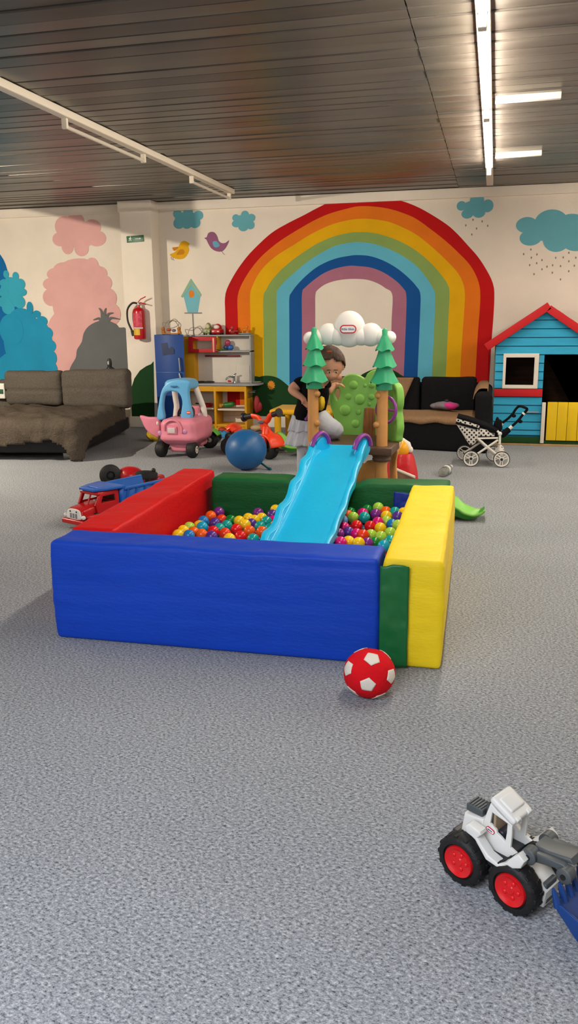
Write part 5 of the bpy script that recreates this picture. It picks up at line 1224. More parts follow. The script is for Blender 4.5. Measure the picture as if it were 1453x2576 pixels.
# ---------------------------------------------------------------- fire extinguisher and exit sign on the pillar
def extinguisher():
    Y = PY0-.09; c = at(350, 810, Y); zb = at(350, 854, Y).z; zt = at(348, 773, Y).z; r = .082
    t = thing('fire_extinguisher', 'red fire extinguisher with black hose hanging on the pillar', 'fire extinguisher', (c.x, Y, zb))
    RE = plas('#b3121c', .28); q = MB(); M = Matrix.Translation((c.x, Y, 0))
    q.lathe([(r*.7, zb), (r*.95, zb+.01), (r, zb+.03), (r, zt-.06), (r*.92, zt-.03), (r*.6, zt-.008), (r*.3, zt), (r*.28, zt+.03), (.001, zt+.03)], RE, M, 32); cy = q.build('cylinder', RE, t)
    q = MB()
    def lbp(z0, z1, a0, a1, m, nm, tx):
        q = MB(); q.grid(lambda u, v: V(c.x+(r+.0015)*math.sin(a0+(a1-a0)*u), Y-(r+.0015)*math.cos(a0+(a1-a0)*u), z0+(z1-z0)*v), 12, 1, m); lab(q.build(nm, m, cy), tx)
    lbp(zb+.16, zt-.08, -.9, .9, mat('label_pink', '#c9455a', .5, .3, var=.4, vscale=30), 'label', 'pinkish printed label')
    lbp(zb+.145, zb+.165, -1, 1, WBK, 'label_stripe', 'white stripe'); lbp(zb+.06, zb+.14, -.9, .45, plas('#d3ab1f'), 'label', 'yellow label')
    q = MB(); q.tube([V(c.x, Y, zt+.02), V(c.x, Y, zt+.06)], .02, CHR); q.build('valve', CHR, t)
    for dz in (.075, .0):
        q = MB(); q.tube([V(c.x-.02, Y, zt+.045), V(c.x+.04, Y-.01, zt+.06+dz*.6), V(c.x+.12, Y-.02, zt+.04+dz*1.3)], .011, RE, flat=(1, .5)); q.build('lever', RE, t)
    q = MB(); q.tube(smooth_path([V(c.x-.01, Y, zt+.05), V(c.x-.08, Y-.02, zt+.055), V(c.x-.155, Y-.02, zt-.03), V(c.x-.16, Y-.02, zt-.17), V(c.x-.125, Y-.02, zb+.16), V(c.x-.09, Y-.03, zb+.1)], 6), .013, BLK, n=10); q.tube([V(c.x-.095, Y-.03, zb+.12), V(c.x-.08, Y-.03, zb+.05)], .024, BLK); q.build('hose', BLK, t)
extinguisher()
def exit_sign():
    Y = PY0-.006; a, e = at(319, 610, Y), at(361, 592, Y); c = (a+e)/2; w, h = e.x-a.x, e.z-a.z
    t = thing('exit_sign', 'green emergency exit sign with running figure and arrow on the pillar', 'sign', (c.x, Y, c.z))
    G = plas('#0b5b33', .4); Wt = plas('#d9dcd4', .5); q = MB(); q.box(c, (w, .008, h), .002, None, G, Matrix.Translation(c) @ Matrix.Rotation(-.035, 4, 'Y') @ Matrix.Translation(-c)); q.build('panel', G, t)
    q = MB(); y = c.y-.0055; s = h; ox = c.x-w*.28; oz = c.z
    X = lambda L: q.xz([[(ox+a_*s, oz+b_*s) for a_, b_ in L]], y, .002, 0, Wt)
    q.xz([circ(ox+.05*s, oz+.3*s, .08*s, n=14)], y, .002, 0, Wt)
    X([(-.08, .2), (.08, .22), (.12, .1), (.22, .08), (.22, .02), (.07, .03), (.05, -.05), (.17, -.15), (.13, -.36), (.05, -.36), (.07, -.2), (-.04, -.1), (-.12, -.28), (-.3, -.3), (-.3, -.23), (-.17, -.2), (-.07, .08), (-.15, .06), (-.2, -.04), (-.27, -.01), (-.2, .14)])
    q.build('running_figure', Wt, t)
    q = MB(); ox = c.x+w*.2; X([(-.55, -.05), (.2, -.02), (.18, -.12), (.45, .03), (.2, .17), (.2, .06), (-.55, .04)]); q.build('arrow', Wt, t)
exit_sign()
# ---------------------------------------------------------------- blue gym ball, yellow table, orange motorbike
c = V(-2.375, 7.87, .205); t = thing('gym_ball', 'large blue gym ball behind the green foam block', 'ball', (c.x, c.y, 0))
GBm = mat('rubber_blue', '#14578f', .42, .45, bump=.05, bscale=120); q = MB(); q.ell(c, (.209, .209, .205), GBm, nu=56, nv=40); q.build('ball_skin', GBm, t, angle=180)
q = MB(); p = at(662, 1172, 7.95); q.tube(smooth_path([V(p.x-.05, 7.95, .07), V(p.x+.0, 7.93, .05), V(p.x+.06, 7.9, .018), V(p.x+.1, 7.88, .012)], 5), .014, plas('#1f6470'), n=8, flat=(1.3, .7)); lab(q.build('strap', plas('#1f6470'), t), 'teal strap')
def table():
    Y0 = 9.0; a = at(676, 1034, Y0).x; e = at(830, 1034, Y0).x; zt = at(750, 1036, Y0).z+.02
    YT = plas('#d8a212', .4); Y1 = 9.58
    t = thing('childrens_table', 'yellow plastic children\'s table behind the girl', 'table', ((a+e)/2, (Y0+Y1)/2, 0))
    q = MB(); q.box(((a+e)/2, (Y0+Y1)/2, zt-.03), (e-a, Y1-Y0, .06), .025, None, YT, seg=4); q.build('table_top', YT, t)
    for x, y in ((at(698, 1080, Y0+.06).x, Y0+.07), (at(698, 1080, Y0+.06).x+.02, Y1-.08), (e-.1, Y0+.07), (e-.1, Y1-.08)):
        q = MB(); q.tube([V(x, y, 0), V(x, y, zt-.03)], [.036, .04], YT, n=16); q.build('leg', YT, t)
table()
ORG = plas('#e8401a', .32)
def motorbike():
    t = thing('ride_on_motorbike', 'orange and black ride-on toy motorbike behind the blue gym ball', 'ride-on toy', (-2.5, 8.75, 0))
    Y = 8.72
    P = lambda x, y, YY=Y: at(x, y, YY)
    q = MB(); a, e = P(570, 1125, 8.9), P(652, 1095, 8.8); q.box(((a.x+e.x)/2, 8.85, .175), (e.x-a.x-.04, .2, .13), .04, None, BLK, seg=3); q.build('frame', BLK, t)
    z0 = P(640, 1092).z; s0, s1 = P(576, 1090, 8.86), P(646, 1090, 8.78)
    q = MB(); q.tube(smooth_path([V(s0.x, 8.88, P(577, 1078, 8.88).z), V(s0.x+.05, 8.88, P(588, 1076, 8.88).z+.01), V(s0.x+.1, 8.87, P(598, 1084, 8.87).z), V(s0.x+.14, 8.86, P(605, 1090, 8.86).z), V((s0.x+s1.x)/2+.05, 8.83, P(622, 1092, 8.83).z), V(s1.x, 8.8, P(646, 1091, 8.8).z)], 6), [.06]*12+[.05]*19, ORG, n=16, flat=(1.7, .75), up=(0, 0, 1)); q.build('seat', ORG, t)
    fw = P(677, 1136, 8.52); fw.z = .115
    for c, nm, r in ((fw, 'wheel', .115), (V(P(580, 1125, 9.0).x+.1, 8.98, .1), 'wheel', .1), (V(P(578, 1125, 8.75).x, 8.74, .1), 'wheel', .1)):
        M = Matrix.Translation(c) @ rotz(-.55 if c is fw else -.1) @ Matrix.Rotation(PI/2, 4, 'X'); q = MB()
        q.lathe([(.03, -.05), (r*.8, -.05), (r*.96, -.035), (r, 0), (r*.96, .035), (r*.8, .05), (.03, .05)], TIRE, M, 36); q.build(nm, TIRE, t)
    # front mudguard
    q = MB()
    def mg(u, v):
        a = -1.0+2.5*u; R = .142-.02*abs(v-.5); yv = (v-.5)*.2
        d = V(math.cos(-.55), math.sin(-.55), 0); sd = V(-d.y, d.x, 0)
        return fw+d*(R*math.sin(a))+V(0, 0, R*math.cos(a)+.02)+sd*yv
    q.grid(mg, 18, 8, ORG); q.build('mudguard', ORG, t, angle=180, solid=.02)
    q = MB(); d = V(math.cos(-.55), math.sin(-.55), 0); sd = V(-d.y, d.x, 0)
    for s in (-1, 1): q.tube([fw+sd*.085*s+V(0, 0, .0), fw+sd*.07*s+V(0, 0, .1), fw+V(-.04, .02, .22)], [.03, .035, .04], ORG, n=10)
    q.build('fork', ORG, t)
    hub = P(665, 1076, 8.6); q = MB(); top = P(662, 1062, 8.6)
    q.tube([V(fw.x-.07, 8.6, .28), hub, top], [.05, .042, .045], ORG, n=12); st = q.build('steering_column', ORG, t)
    q = MB()
    for pts in (((664, 1062, 8.6), (656, 1060, 8.62), (649, 1050, 8.66), (633, 1046, 8.7)), ((664, 1062, 8.6), (672, 1059, 8.57), (679, 1046, 8.53), (688, 1041, 8.5))): q.tube(smooth_path([P(*p) for p in pts], 4), .03, ORG, n=10, flat=(1, .8))
    q.build('handlebar', ORG, st)
    for p0, p1, r in (((634, 1046, 8.7), (616, 1049, 8.74), .032), ((686, 1043, 8.5), (699, 1039, 8.46), .03)):
        q = MB(); a_, e_ = P(*p0), P(*p1); q.tube([a_, e_], r, BLK, n=14); q.tube([e_, e_+(e_-a_).normalized()*.025], [r*1.5, r*1.6], BLK, n=18); q.build('hand_grip', BLK, st)
    q = MB(); q.ell(P(656, 1062, 8.55), (.035, .01, .02), plas('#5f5a64')); q.build('badge', None, st)
    q = MB(); a_, e_ = P(646, 1104, 8.62), P(678, 1084, 8.58); M = Matrix.Translation((a_+e_)/2) @ rotz(-.25) @ Matrix.Rotation(-.12, 4, 'Y'); q.box((0, 0, 0), (.16, .16, .11), .02, None, BLK, M, seg=3); en = q.build('engine', BLK, t)
    q = MB(); q.box((.01, -.083, .005), (.12, .008, .035), .002, None, plas('#9c5a50'), M)
    for i in range(5): q.box((-.035+.022*i, -.088, .005), (.014, .003, .026), .001, None, plas('#d6c2ba'), M)
    lab(q.build('decal', None, en), 'reddish decal with pale blocks')
    q = MB(); p = P(705, 1143, 8.5); q.tube([fw+sd*-.09, V(p.x-.05, 8.48, .13), V(p.x-.01, 8.46, .12)], .012, BLK); q.box((p.x+.01, 8.46, .115), (.09, .06, .025), .006, None, BLK); q.build('pedal', BLK, t)
motorbike()
# ---------------------------------------------------------------- green seesaws
LG1 = plas('#86c95b', .4); LG2 = plas('#3f9a35', .45)
def seesaw(back, Yb, front, Yf, keel, label, x0):
    B_ = resample(smooth_path([at(x, y, Yb) for x, y in back], 5), 41); F_ = resample(smooth_path([at(x, y, Yf) for x, y in front], 5), 41); K_ = resample(smooth_path([at(x, y, Yf+.03) for x, y in keel], 5), 41)
    t = thing('seesaw', label, 'seesaw', (F_[20].x, (Yb+Yf)/2, 0)); q = MB()
    def f(u, v):
        i = min(int(round(u*40)), 40); p = B_[i].lerp(F_[i], v); return p+V(0, 0, -.035*math.sin(PI*v)*math.sin(PI*min(1, .08+u*1.2)/1.0 if u < .77 else PI*.5))
    q.grid(f, 40, 12, LG1); lab(q.build('seat_shell', LG1, t, angle=180, solid=.018), 'light green concave seat')
    q = MB()
    def g(u, v):
        i = min(int(round(u*40)), 40); a, k, b_ = F_[i], K_[i], B_[i]; k = V(k.x, k.y, max(.006, k.z)); b2 = V(b_.x, b_.y, max(.006, k.z))
        P_ = [a+V(0, .004, -.01), k, b2, b_+V(0, 0, -.012)]; s = v*3; m = min(int(s), 2); return P_[m].lerp(P_[m+1], s-m)
    q.grid(g, 40, 12, LG2); lab(q.build('keel', LG2, t, angle=50), 'darker green ribbed underside')
seesaw([(694, 1092), (701, 1087), (712, 1092), (728, 1106), (748, 1114), (775, 1116), (800, 1116)], 8.98, [(691, 1098), (696, 1109), (708, 1120), (725, 1126), (745, 1127), (775, 1124), (800, 1122)], 8.72, [(692, 1101), (699, 1117), (712, 1130), (728, 1137), (746, 1136), (772, 1130), (800, 1130)], 'light green plastic seesaw beside the girl, behind the left post', 0)
seesaw([(1218, 1281), (1205, 1282), (1190, 1279), (1165, 1267), (1148, 1252), (1120, 1242), (1095, 1240)], 6.3, [(1218, 1284), (1211, 1291), (1190, 1296), (1165, 1290), (1148, 1279), (1120, 1270), (1095, 1268)], 6.08, [(1217, 1287), (1204, 1299), (1190, 1305), (1170, 1307), (1148, 1300), (1120, 1295), (1095, 1294)], 'light green plastic seesaw end sticking out right of the yellow block', 0)
# ---------------------------------------------------------------- red toy, board and bottle behind the pit
Yr = 7.35
t = thing('roly_poly_toy', 'red toy with yellow dome and white cap behind the slide tower', 'toy', (at(1015, 1170, Yr).x, Yr, 0)); x = at(1012, 1170, Yr).x
RR = mat('vinyl_red', '#c3121f', .35, .45, bump=.2, bscale=20); zt_ = at(1015, 1142, Yr).z
q = MB(); q.lathe([(.15, 0), (.155, .02), (.14, zt_*.5), (.105, zt_*.95), (.09, zt_+.01), (.001, zt_+.01)], RR, Matrix.Translation((x-.01, Yr, 0)), 40, lambda j, g, r, z: (r*(1+.03*math.sin(6*g)*(j < 4)), z)); q.build('skirt', RR, t)
q = MB(); q.ell((at(1006, 1130, Yr).x, Yr-.01, at(1006, 1130, Yr).z), (.085, .085, .09), plas('#eaa30c', .3)); q.build('dome', None, t)
q = MB(); q.tube([at(1012, 1110, Yr), at(1021, 1120, Yr), at(1029, 1132, Yr)], [.03, .045, .03], plas('#dcd6cb'), n=14); q.ell(at(1012, 1110, Yr), .03, plas('#dcd6cb')); q.ell(at(1029, 1131, Yr), .034, plas('#dcd6cb')); q.build('cap', None, t)
q = MB(); A_, B4 = fl(1040, 1200, .16), fl(988, 1178, .2); A_ = at(1042, 1200, 6.6); B4 = at(988, 1177, 6.75); q.add([A_, B4, B4+V(0, .05, -B4.z+.01), A_+V(0, .05, -A_.z+.01)], [[0, 1, 2, 3]], plas('#6b4a36', .6)); q.tube([A_, B4], .009, plas('#dad3c8'), n=8); q.box(((A_+B4)/2).to_tuple()[:2]+(.012,), (.05, .05, .02), .004, None, plas('#6b4a36', .6)); tag(q.build('picture_board', None, solid=.006), 'thin brown board with white top edge behind the green block', 'board')
bo = V(at(1121, 1182, 5.4).x, 5.42, 0); Yb = 7.75; c0, c1 = at(1112, 1192, Yb-.02), at(1136, 1173, Yb+.05)
t = thing('plastic_bottle', 'clear crumpled plastic bottle lying on the carpet behind the pit', 'bottle', ((c0.x+c1.x)/2, Yb, 0))
c0.z = .045; c1.z = .05; c0 = fl(1112, 1189, .045); c1 = fl(1133, 1174, .045)
GL = mat('pet_clear', '#e8ece6', .08, .5, trans=.85); ax = (c1-c0).normalized(); M = Matrix.Translation(c0) @ ax.to_track_quat('Z', 'Y').to_matrix().to_4x4(); Lb = (c1-c0).length
q = MB(); q.lathe([(.02, 0), (.04, .01), (.042, Lb*.2), (.036, Lb*.27), (.042, Lb*.35), (.036, Lb*.45), (.042, Lb*.55), (.038, Lb*.7), (.02, Lb*.9), (.014, Lb*.92), (.014, Lb)], GL, M, 24); q.build('bottle_body', GL, t, solid=.002)
q = MB(); q.lathe([(.041, Lb*.36), (.0435, Lb*.37), (.0435, Lb*.52), (.041, Lb*.53)], plas('#cfd2cd'), M, 24); lab(q.build('paper_label', None, t), 'white band around the bottle')
q = MB(); q.lathe([(.016, Lb*.95), (.017, Lb*1.06), (.001, Lb*1.06)], plas('#d8d6d0'), M, 18); q.build('screw_cap', None, t)
# ---------------------------------------------------------------- doll stroller
def stroller():
    Yn, Yf = 8.44, 8.80; WH = plas('#d9d5cc', .4); BKf = mat('cloth_strollerblack', '#101013', .9, .1)
    dm = bpy.data.materials.new('cloth_dotted'); dm.use_nodes = True; nt = dm.node_tree; bs = nt.nodes['Principled BSDF']; bs.inputs['Roughness'].default_value = .9
    tc = nt.nodes.new('ShaderNodeTexCoord'); mp = nt.nodes.new('ShaderNodeMapping'); mp.inputs['Scale'].default_value = (30, 30, 30); mp.inputs['Rotation'].default_value = (.0, .75, 0)
    vo = nt.nodes.new('ShaderNodeTexVoronoi'); vo.inputs['Randomness'].default_value = .12; vo.inputs['Scale'].default_value = 1; lt = nt.nodes.new('ShaderNodeMath'); lt.operation = 'LESS_THAN'; lt.inputs[1].default_value = .3
    mx = nt.nodes.new('ShaderNodeMix'); mx.data_type = 'RGBA'; mx.inputs[6].default_value = lin('#cfcac4'); mx.inputs[7].default_value = lin('#121214')
    nt.links.new(tc.outputs['Object'], mp.inputs[0]); nt.links.new(mp.outputs[0], vo.inputs['Vector']); nt.links.new(vo.outputs['Distance'], lt.inputs[0]); nt.links.new(lt.outputs[0], mx.inputs[0]); nt.links.new(mx.outputs[2], bs.inputs['Base Color'])
    cn = at(1222, 1157, Yn); t = thing('doll_stroller', 'white framed doll stroller with black dotted fabric beside the playhouse', 'doll stroller', (cn.x, 8.62, 0))
    zw = .082
    ctr = {}
    for k, (x, Y) in {'fn': (1184, Yn), 'rn': (1261, Yn), 'ff': (1167, Yf), 'rf': (1241, Yf)}.items():
        X = at(x, 1157, Y).x; c = V(X, Y, zw); ctr[k] = c; M = Matrix.Translation(c) @ Matrix.Rotation(PI/2, 4, 'X'); q = MB()
        q.lathe([(.074, -.012), (.08, -.012), (.082, 0), (.08, .012), (.074, .012), (.074, -.012)], BLK, M, 40, cap=False); wh = q.build('wheel', BLK, t)
        q = MB(); q.lathe([(.062, -.012), (.074, -.014), (.075, 0), (.074, .016), (.062, .015), (.06, 0), (.062, -.012)], WH, M, 40, cap=False)
        for i in range(3):
            a = 2*PI*i/3+.5
            for dd in (-.22, .22): q.tube([M @ V(.012*math.cos(a+dd*3), .012*math.sin(a+dd*3), .004), M @ V(.064*math.cos(a+dd), .064*math.sin(a+dd), .004)], .0055, WH, n=6)
        q.lathe([(.001, .014), (.022, .012), (.024, -.01), (.001, -.012)], WH, M, 20); q.build('rim', WH, wh)
        q = MB(); q.lathe([(.014, .01), (.014, .018), (.001, .02)], BLK, M, 16); q.build('hub_cap', BLK, wh)
    P = lambda x, y, Y=Yn: at(x, y, Y)
    for nm, Y, a, b_ in (('near', Yn+.03, 'fn', 'rn'), ('far', Yf-.03, 'ff', 'rf')):
        dx = 0 if nm == 'near' else ctr['ff'].x-ctr['fn'].x
        zz = lambda y: P(1220, y).z
        def Q(x, y): p = P(x, y); return V(p.x+(dx if nm == 'far' else 0), Y, p.z)
        q = MB(); q.tube([ctr[a]+V(0, Y-ctr[a].y, 0), Q(1252, 1108)], .011, WH, n=8); q.build('cross_bar', WH, t)
        q = MB(); q.tube([ctr[b_]+V(0, Y-ctr[b_].y, 0), Q(1202, 1105)], .011, WH, n=8); q.build('cross_bar', WH, t)
        q = MB(); q.tube([Q(1200, 1104), Q(1252, 1103)], .009, WH, n=8); q.build('side_rail', WH, t)
        q = MB(); q.tube([Q(1250, 1085), Q(1257, 1092), Q(1256, 1118)], .012, WH, n=8); q.ell(Q(1257, 1092), .02, WH); q.build('joint', WH, t)
    for k1, k2 in (('fn', 'ff'), ('rn', 'rf')):
        q = MB(); q.tube([ctr[k1], ctr[k2]], .006, plas('#8d8a86', .3)); q.build('axle', None, t)
    # push handle
    q = MB(); n_ = [P(x, y, Yn+.05) for x, y in ((1262, 1100), (1281, 1078), (1294, 1066), (1305, 1055), (1315, 1042), (1324, 1032), (1323, 1027))]; sh = ctr['ff'].x-ctr['fn'].x
    f_ = [P(x, y, Yf-.05) for x, y in ((1256, 1072), (1263, 1064), (1277, 1053), (1289, 1041), (1296, 1030), (1306, 1022))]
    q.tube(smooth_path(n_+list(reversed(f_)), 4), .013, BKf, n=10); hd = q.build('push_handle', BKf, t)
    for p0, p1 in ((n_[1], n_[1].lerp(n_[2], .5)), (n_[4], n_[4].lerp(n_[5], .35)), (f_[0], f_[1])):
        q = MB(); q.tube([p0, p1], .017, WH, n=10); q.build('handle_ring', WH, hd)
    for p in (n_[3], f_[3], ):
        q = MB(); q.ell(p+V(.012, -.005, -.02), (.022, .012, .018), BKf); q.build('handle_knob', BKf, hd)
    q = MB(); q.tube([P(1262, 1094, Yn+.06), P(1280, 1080, Yn+.06)], [.035, .03], BKf, n=10); q.build('folded_cloth', dm if False else BKf, hd)
    # carrier: dotted bag hanging from a black hood rim
    def loftbag(sec, m, name, parent):
        q = MB(); verts = []; n = 16
        for (x0, x1, y, ya, yb_) in sec:
            zc_ = y
            for i in range(n):
                a = 2*PI*i/n; ca, sa = math.cos(a), math.sin(a); sx = math.copysign(abs(ca)**.6, ca); sy = math.copysign(abs(sa)**.6, sa)
                verts.append(V((x0+x1)/2+(x1-x0)/2*sx, (ya+yb_)/2+(yb_-ya)/2*sy, zc_+.0))
        N = len(sec); faces = [[j*n+i, j*n+(i+1) % n, (j+1)*n+(i+1) % n, (j+1)*n+i] for j in range(N-1) for i in range(n)]; faces.append(list(reversed(range(n)))); faces.append([(N-1)*n+i for i in range(n)])
        q.add(verts, faces, m); return q.build(name, m, parent, angle=60)
    ya, yb_ = Yn+.05, Yf-.05
    def S(x0, x1, y): a, e = P(x0, y, Yn+.05), P(x1, y, Yn+.05); return (a.x, e.x, a.z, ya, yb_)
    X = lambda x, y: P(x, y, ya)
    bag = [(1147,1068),(1165,1072),(1185,1077),(1202,1080),(1206,1092),(1200,1105),(1196,1115),(1188,1121),(1180,1120),(1172,1108),(1160,1088)]
    q = MB(); q.xz([[(X(x, y).x, X(x, y).z) for x, y in bag]], (ya+yb_)/2, yb_-ya, .02, dm); q.build('hood_bag', dm, t)
    seat = [(1206,1078),(1226,1082),(1244,1096),(1243,1100),(1204,1098),(1203,1090)]
    q = MB(); q.xz([[(X(x, y).x, X(x, y).z) for x, y in seat]], (ya+yb_)/2, yb_-ya, .012, dm); q.build('seat_fabric', dm, t)
    q = MB(); q.tube([V(X(1146, 1063).x, ya, X(1146, 1063).z), V(X(1200, 1078).x, ya-.004, X(1200, 1078).z)], .012, BKf); q.tube([V(X(1146, 1063).x, yb_, X(1146, 1063).z), V(X(1200, 1078).x, yb_, X(1200, 1078).z)], .012, BKf); q.build('hood_trim', BKf, t)
    top = [(1148,1052),(1150,1047),(1175,1053),(1205,1063),(1235,1075),(1254,1084),(1252,1090),(1230,1088),(1224,1080),(1200,1068),(1170,1058)]
    q = MB(); q.xz([[(X(x, y).x, X(x, y).z) for x, y in top]], (ya+yb_)/2, yb_-ya+.01, .012, BKf); q.build('hood_top', BKf, t)
    band = [(1147,1056),(1150,1053),(1180,1062),(1206,1071),(1204,1078),(1176,1072),(1147,1064)]
    q = MB(); q.xz([[(X(x, y).x, X(x, y).z) for x, y in band]], (ya+yb_)/2, yb_-ya+.004, .01, dm); q.build('hood_band', dm, t)
    q = MB(); q.xz([[(X(x, y).x, X(x, y).z) for x, y in [(1202,1098),(1250,1097),(1251,1102),(1238,1112),(1220,1114),(1206,1104)]]], (ya+yb_)/2, yb_-ya, .008, BKf); q.build('seat_base', BKf, t)
    q = MB(); q.ell(P(1252, 1072, Yf-.1), (.045, .05, .075), BKf, disp=lambda w, n: n*.01*nz(w, 25)); q.ell(P(1250, 1061, Yf-.1), (.02, .03, .05), BKf); q.build('bunched_cover', BKf, t)
    q = MB(); q.ell(P(1254, 1136, Yn+.17), (.055, .12, .075), dm); q.build('basket', dm, t)
stroller()
# ---------------------------------------------------------------- dump truck and red tractor left of the pit
def truck():
    B = V(-2.93, 5.33, 0); h = V(-.62, -.78, 0).normalized(); h = V(-.40, -.92, 0).normalized(); rz = math.atan2(h.y, h.x); L = Matrix.Translation(B) @ rotz(rz)
    t = thing('toy_dump_truck', 'red toy dump truck with blue bed left of the red foam block', 'toy truck', B, rz)
    RT = plas('#b31319', .25); BT = plas('#1a5fb8', .35); Wt = plas('#d9d9d4', .4); W = .25
    X2 = Matrix(((1, 0, 0, 0), (0, 0, -1, 0), (0, 1, 0, 0), (0, 0, 0, 1))); MBx = lambda q, c, d, r, m: q.box(c, d, r, None, m, L, seg=3)
    # x forward, origin under the front bumper centre, body reaches to x=-.75
    q = MB(); MBx(q, (-.38, 0, .075), (.7, .1, .04), .01, BLK); q.build('chassis', BLK, t)
    for x in (-.12, -.45, -.6):
        for s in (-1, 1):
            q = MB(); M = L @ Matrix.Translation((x, s*.1, .055)) @ Matrix.Rotation(PI/2, 4, 'X'); q.lathe([(.02, -.025), (.042, -.025), (.055, -.015), (.055, .015), (.042, .025), (.02, .025)], TIRE, M, 28); q.build('wheel', TIRE, t)
    q = MB(); q.plate([[(.0, .07), (.0, .14), (-.03, .15), (-.16, .168), (-.3, .168), (-.3, .07)]], W*.72, .018, RT, L @ X2, 3); hd = q.build('bonnet', RT, t)
    q = MB(); MBx(q, (-.12, 0, .09), (.2, W, .03), .012, RT); MBx(q, (.01, 0, .055), (.035, W, .035), .01, RT); q.build('bumper', RT, t)
    q = MB(); M = L @ Matrix.Translation((.004, 0, .112)) @ Matrix(((0, 0, 1, 0), (1, 0, 0, 0), (0, 1, 0, 0), (0, 0, 0, 1)))
    pts = [(p.x, p.y) for p in smooth_path([V(a, b_, 0) for a, b_ in [(-.07, -.035), (.07, -.035), (.078, .0), (.06, .032), (0, .04), (-.06, .032), (-.078, .0)]], 4, True)]
    q.plate([pts], .012, .003, Wt, M); gr = q.build('grille', Wt, hd)
    q = MB()
    for i in (-1, 0, 1):
        for k in range(4): q.box((i*.03, -.025+.009*k, .007), (.02, .005, .003), .001, None, BLK, M)
    for i in (-1, 1): q.box((i*.035, .02, .007), (.012, .012, .003), .001, None, BLK, M)
    q.build('grille_slots', BLK, gr)
    for s in (-1, 1):
        q = MB(); q.ell(L @ V(.0, s*.1, .095), (.016, .016, .016), Wt); q.build('headlamp', Wt, hd)
    # cab with open windows
    zc0, zc1 = .16, .245
    q = MB(); MBx(q, (-.24, 0, zc1), (.2, W*.86, .028), .013, RT); cb = q.build('cab_roof', RT, t)
    for s in (-1, 1):
        q = MB(); q.plate([[(-.13, zc0-.08), (-.12, zc0), (-.16, zc1), (-.335, zc1), (-.335, zc0-.08)], [(-.16, zc0+.015), (-.185, zc1-.02), (-.3, zc1-.02), (-.3, zc0+.015)]], .014, .003, RT, L @ Matrix.Translation((0, s*W*.41, 0)) @ X2); q.build('cab_side', RT, t)
    q = MB(); MBx(q, (-.33, 0, .19), (.014, W*.82, .12), .004, RT); MBx(q, (-.325, 0, .2), (.012, W*.6, .06), .004, plas('#2a1512')); q.build('cab_back', RT, t)
    q = MB(); q.tube([L @ V(-.125, 0, zc0), L @ V(-.165, 0, zc1)], .007, RT); q.build('window_post', RT, t)
    q = MB(); MBx(q, (-.25, 0, .15), (.06, W*.5, .05), .012, plas('#1f1210')); q.build('seat', plas('#1f1210'), t)
    for s in (-1, 1):
        q = MB(); q.tube([L @ V(-.12, s*W*.36, zc0), L @ V(-.165, s*W*.38, zc1)], .008, RT); q.build('window_post', RT, t)
    # blue bed with a visor over the cab
    q = MB(); zb0, zb1 = .12, .268; w0, w1 = W*.40, W*.56
    def bed(x, w, z): return [L @ V(x, -w, z), L @ V(x, w, z)]
    th = .008; v = []
    pr = [(-.36, w0, zb0), (-.36, w1, zb1), (-.80, w1, zb1-.02), (-.80, w0, zb0+.02)]
    fb, ft, bt, bb = [bed(*p) for p in pr]
    q.add([fb[0], fb[1], ft[0], ft[1], bt[0], bt[1], bb[0], bb[1]], [[0, 1, 3, 2], [0, 2, 4, 6], [1, 7, 5, 3], [0, 6, 7, 1]], BT); bd = q.build('bed', BT, t, solid=.012)
    q = MB(); q.plate([[(-.37, -w1-.008), (-.37, w1+.008), (-.23, w1-.015), (-.12, w1-.06), (-.12, -w1+.06), (-.23, -w1+.015)], [(-.16, -.05), (-.16, .05), (-.19, .05), (-.19, -.05)]], .022, .006, BT, L @ Matrix.Translation((0, 0, zb1+.005))); q.build('visor', BT, bd)
    for s in (-1, 1):
        q = MB(); MBx(q, (-.58, s*(w1+.004), zb1-.012), (.44, .02, .02), .005, BT)
        for k in range(5): q.tube([L @ V(-.4-.09*k, s*(w0+.01), zb0+.02), L @ V(-.4-.09*k, s*(w1+.006), zb1-.02)], .01, BT, n=6)
        q.build('bed_rim', BT, bd)
truck()
def tractor():
    c = fl(300, 1215); Y = 6.95
    t = thing('toy_go_kart', 'red ride-on toy with black wheels tipped over behind the dump truck', 'ride-on toy', (at(320, 1210, Y).x, Y, 0)); RT = plas('#a3131a', .28)
    P = lambda x, y, YY=Y: at(x, y, YY)
    q = MB(); pts = [P(300, 1210), P(318, 1192), P(335, 1188), P(350, 1192), P(362, 1200)]
    for p, r in ((P(328, 1200), (.13, .1, .085)), (P(345, 1203), (.1, .1, .07)), (P(310, 1208), (.14, .09, .04))): p.z = max(p.z, r[2]); q.ell(p, r, RT, nu=28, nv=18)
    q.build('body', RT, t, angle=180)
    q = MB(); p = P(388, 1203, 6.9); q.box((p.x, 6.9, max(.05, p.z-.02)), (.16, .16, .1), .03, None, RT, seg=3); q.build('tail', RT, t)
    for x, y, Y2, r, M_ in ((278, 1199, 6.85, .1, Matrix.Rotation(.5, 4, 'Z') @ Matrix.Rotation(PI/2*.95, 4, 'X')), (368, 1195, 6.75, .1, Matrix.Rotation(-.12, 4, 'X'))):
        p = at(x, y, Y2); p.z = max(p.z, r if x != 368 else .12); q = MB(); q.lathe([(.02, -.035), (r*.8, -.035), (r, -.02), (r, .02), (r*.8, .035), (r*.4, .04), (r*.35, .02), (.02, .03), (.001, .03)], TIRE, Matrix.Translation(p) @ M_, 32); wh = q.build('wheel', TIRE, t)
    q = MB(); p = at(368, 1195, 6.75); q.tube([V(p.x, 6.75, .02), V(p.x, 6.75, .14)], .02, BLK); p2 = at(386, 1183, 6.75); q.tube([V(p.x+.02, 6.75, .165), V(p2.x-.02, 6.75, p2.z-.03), V(p2.x, 6.75, p2.z)], .012, BLK); q.ell(V(p2.x, 6.75, p2.z), .02, BLK); q.build('axle', BLK, t)
tractor()
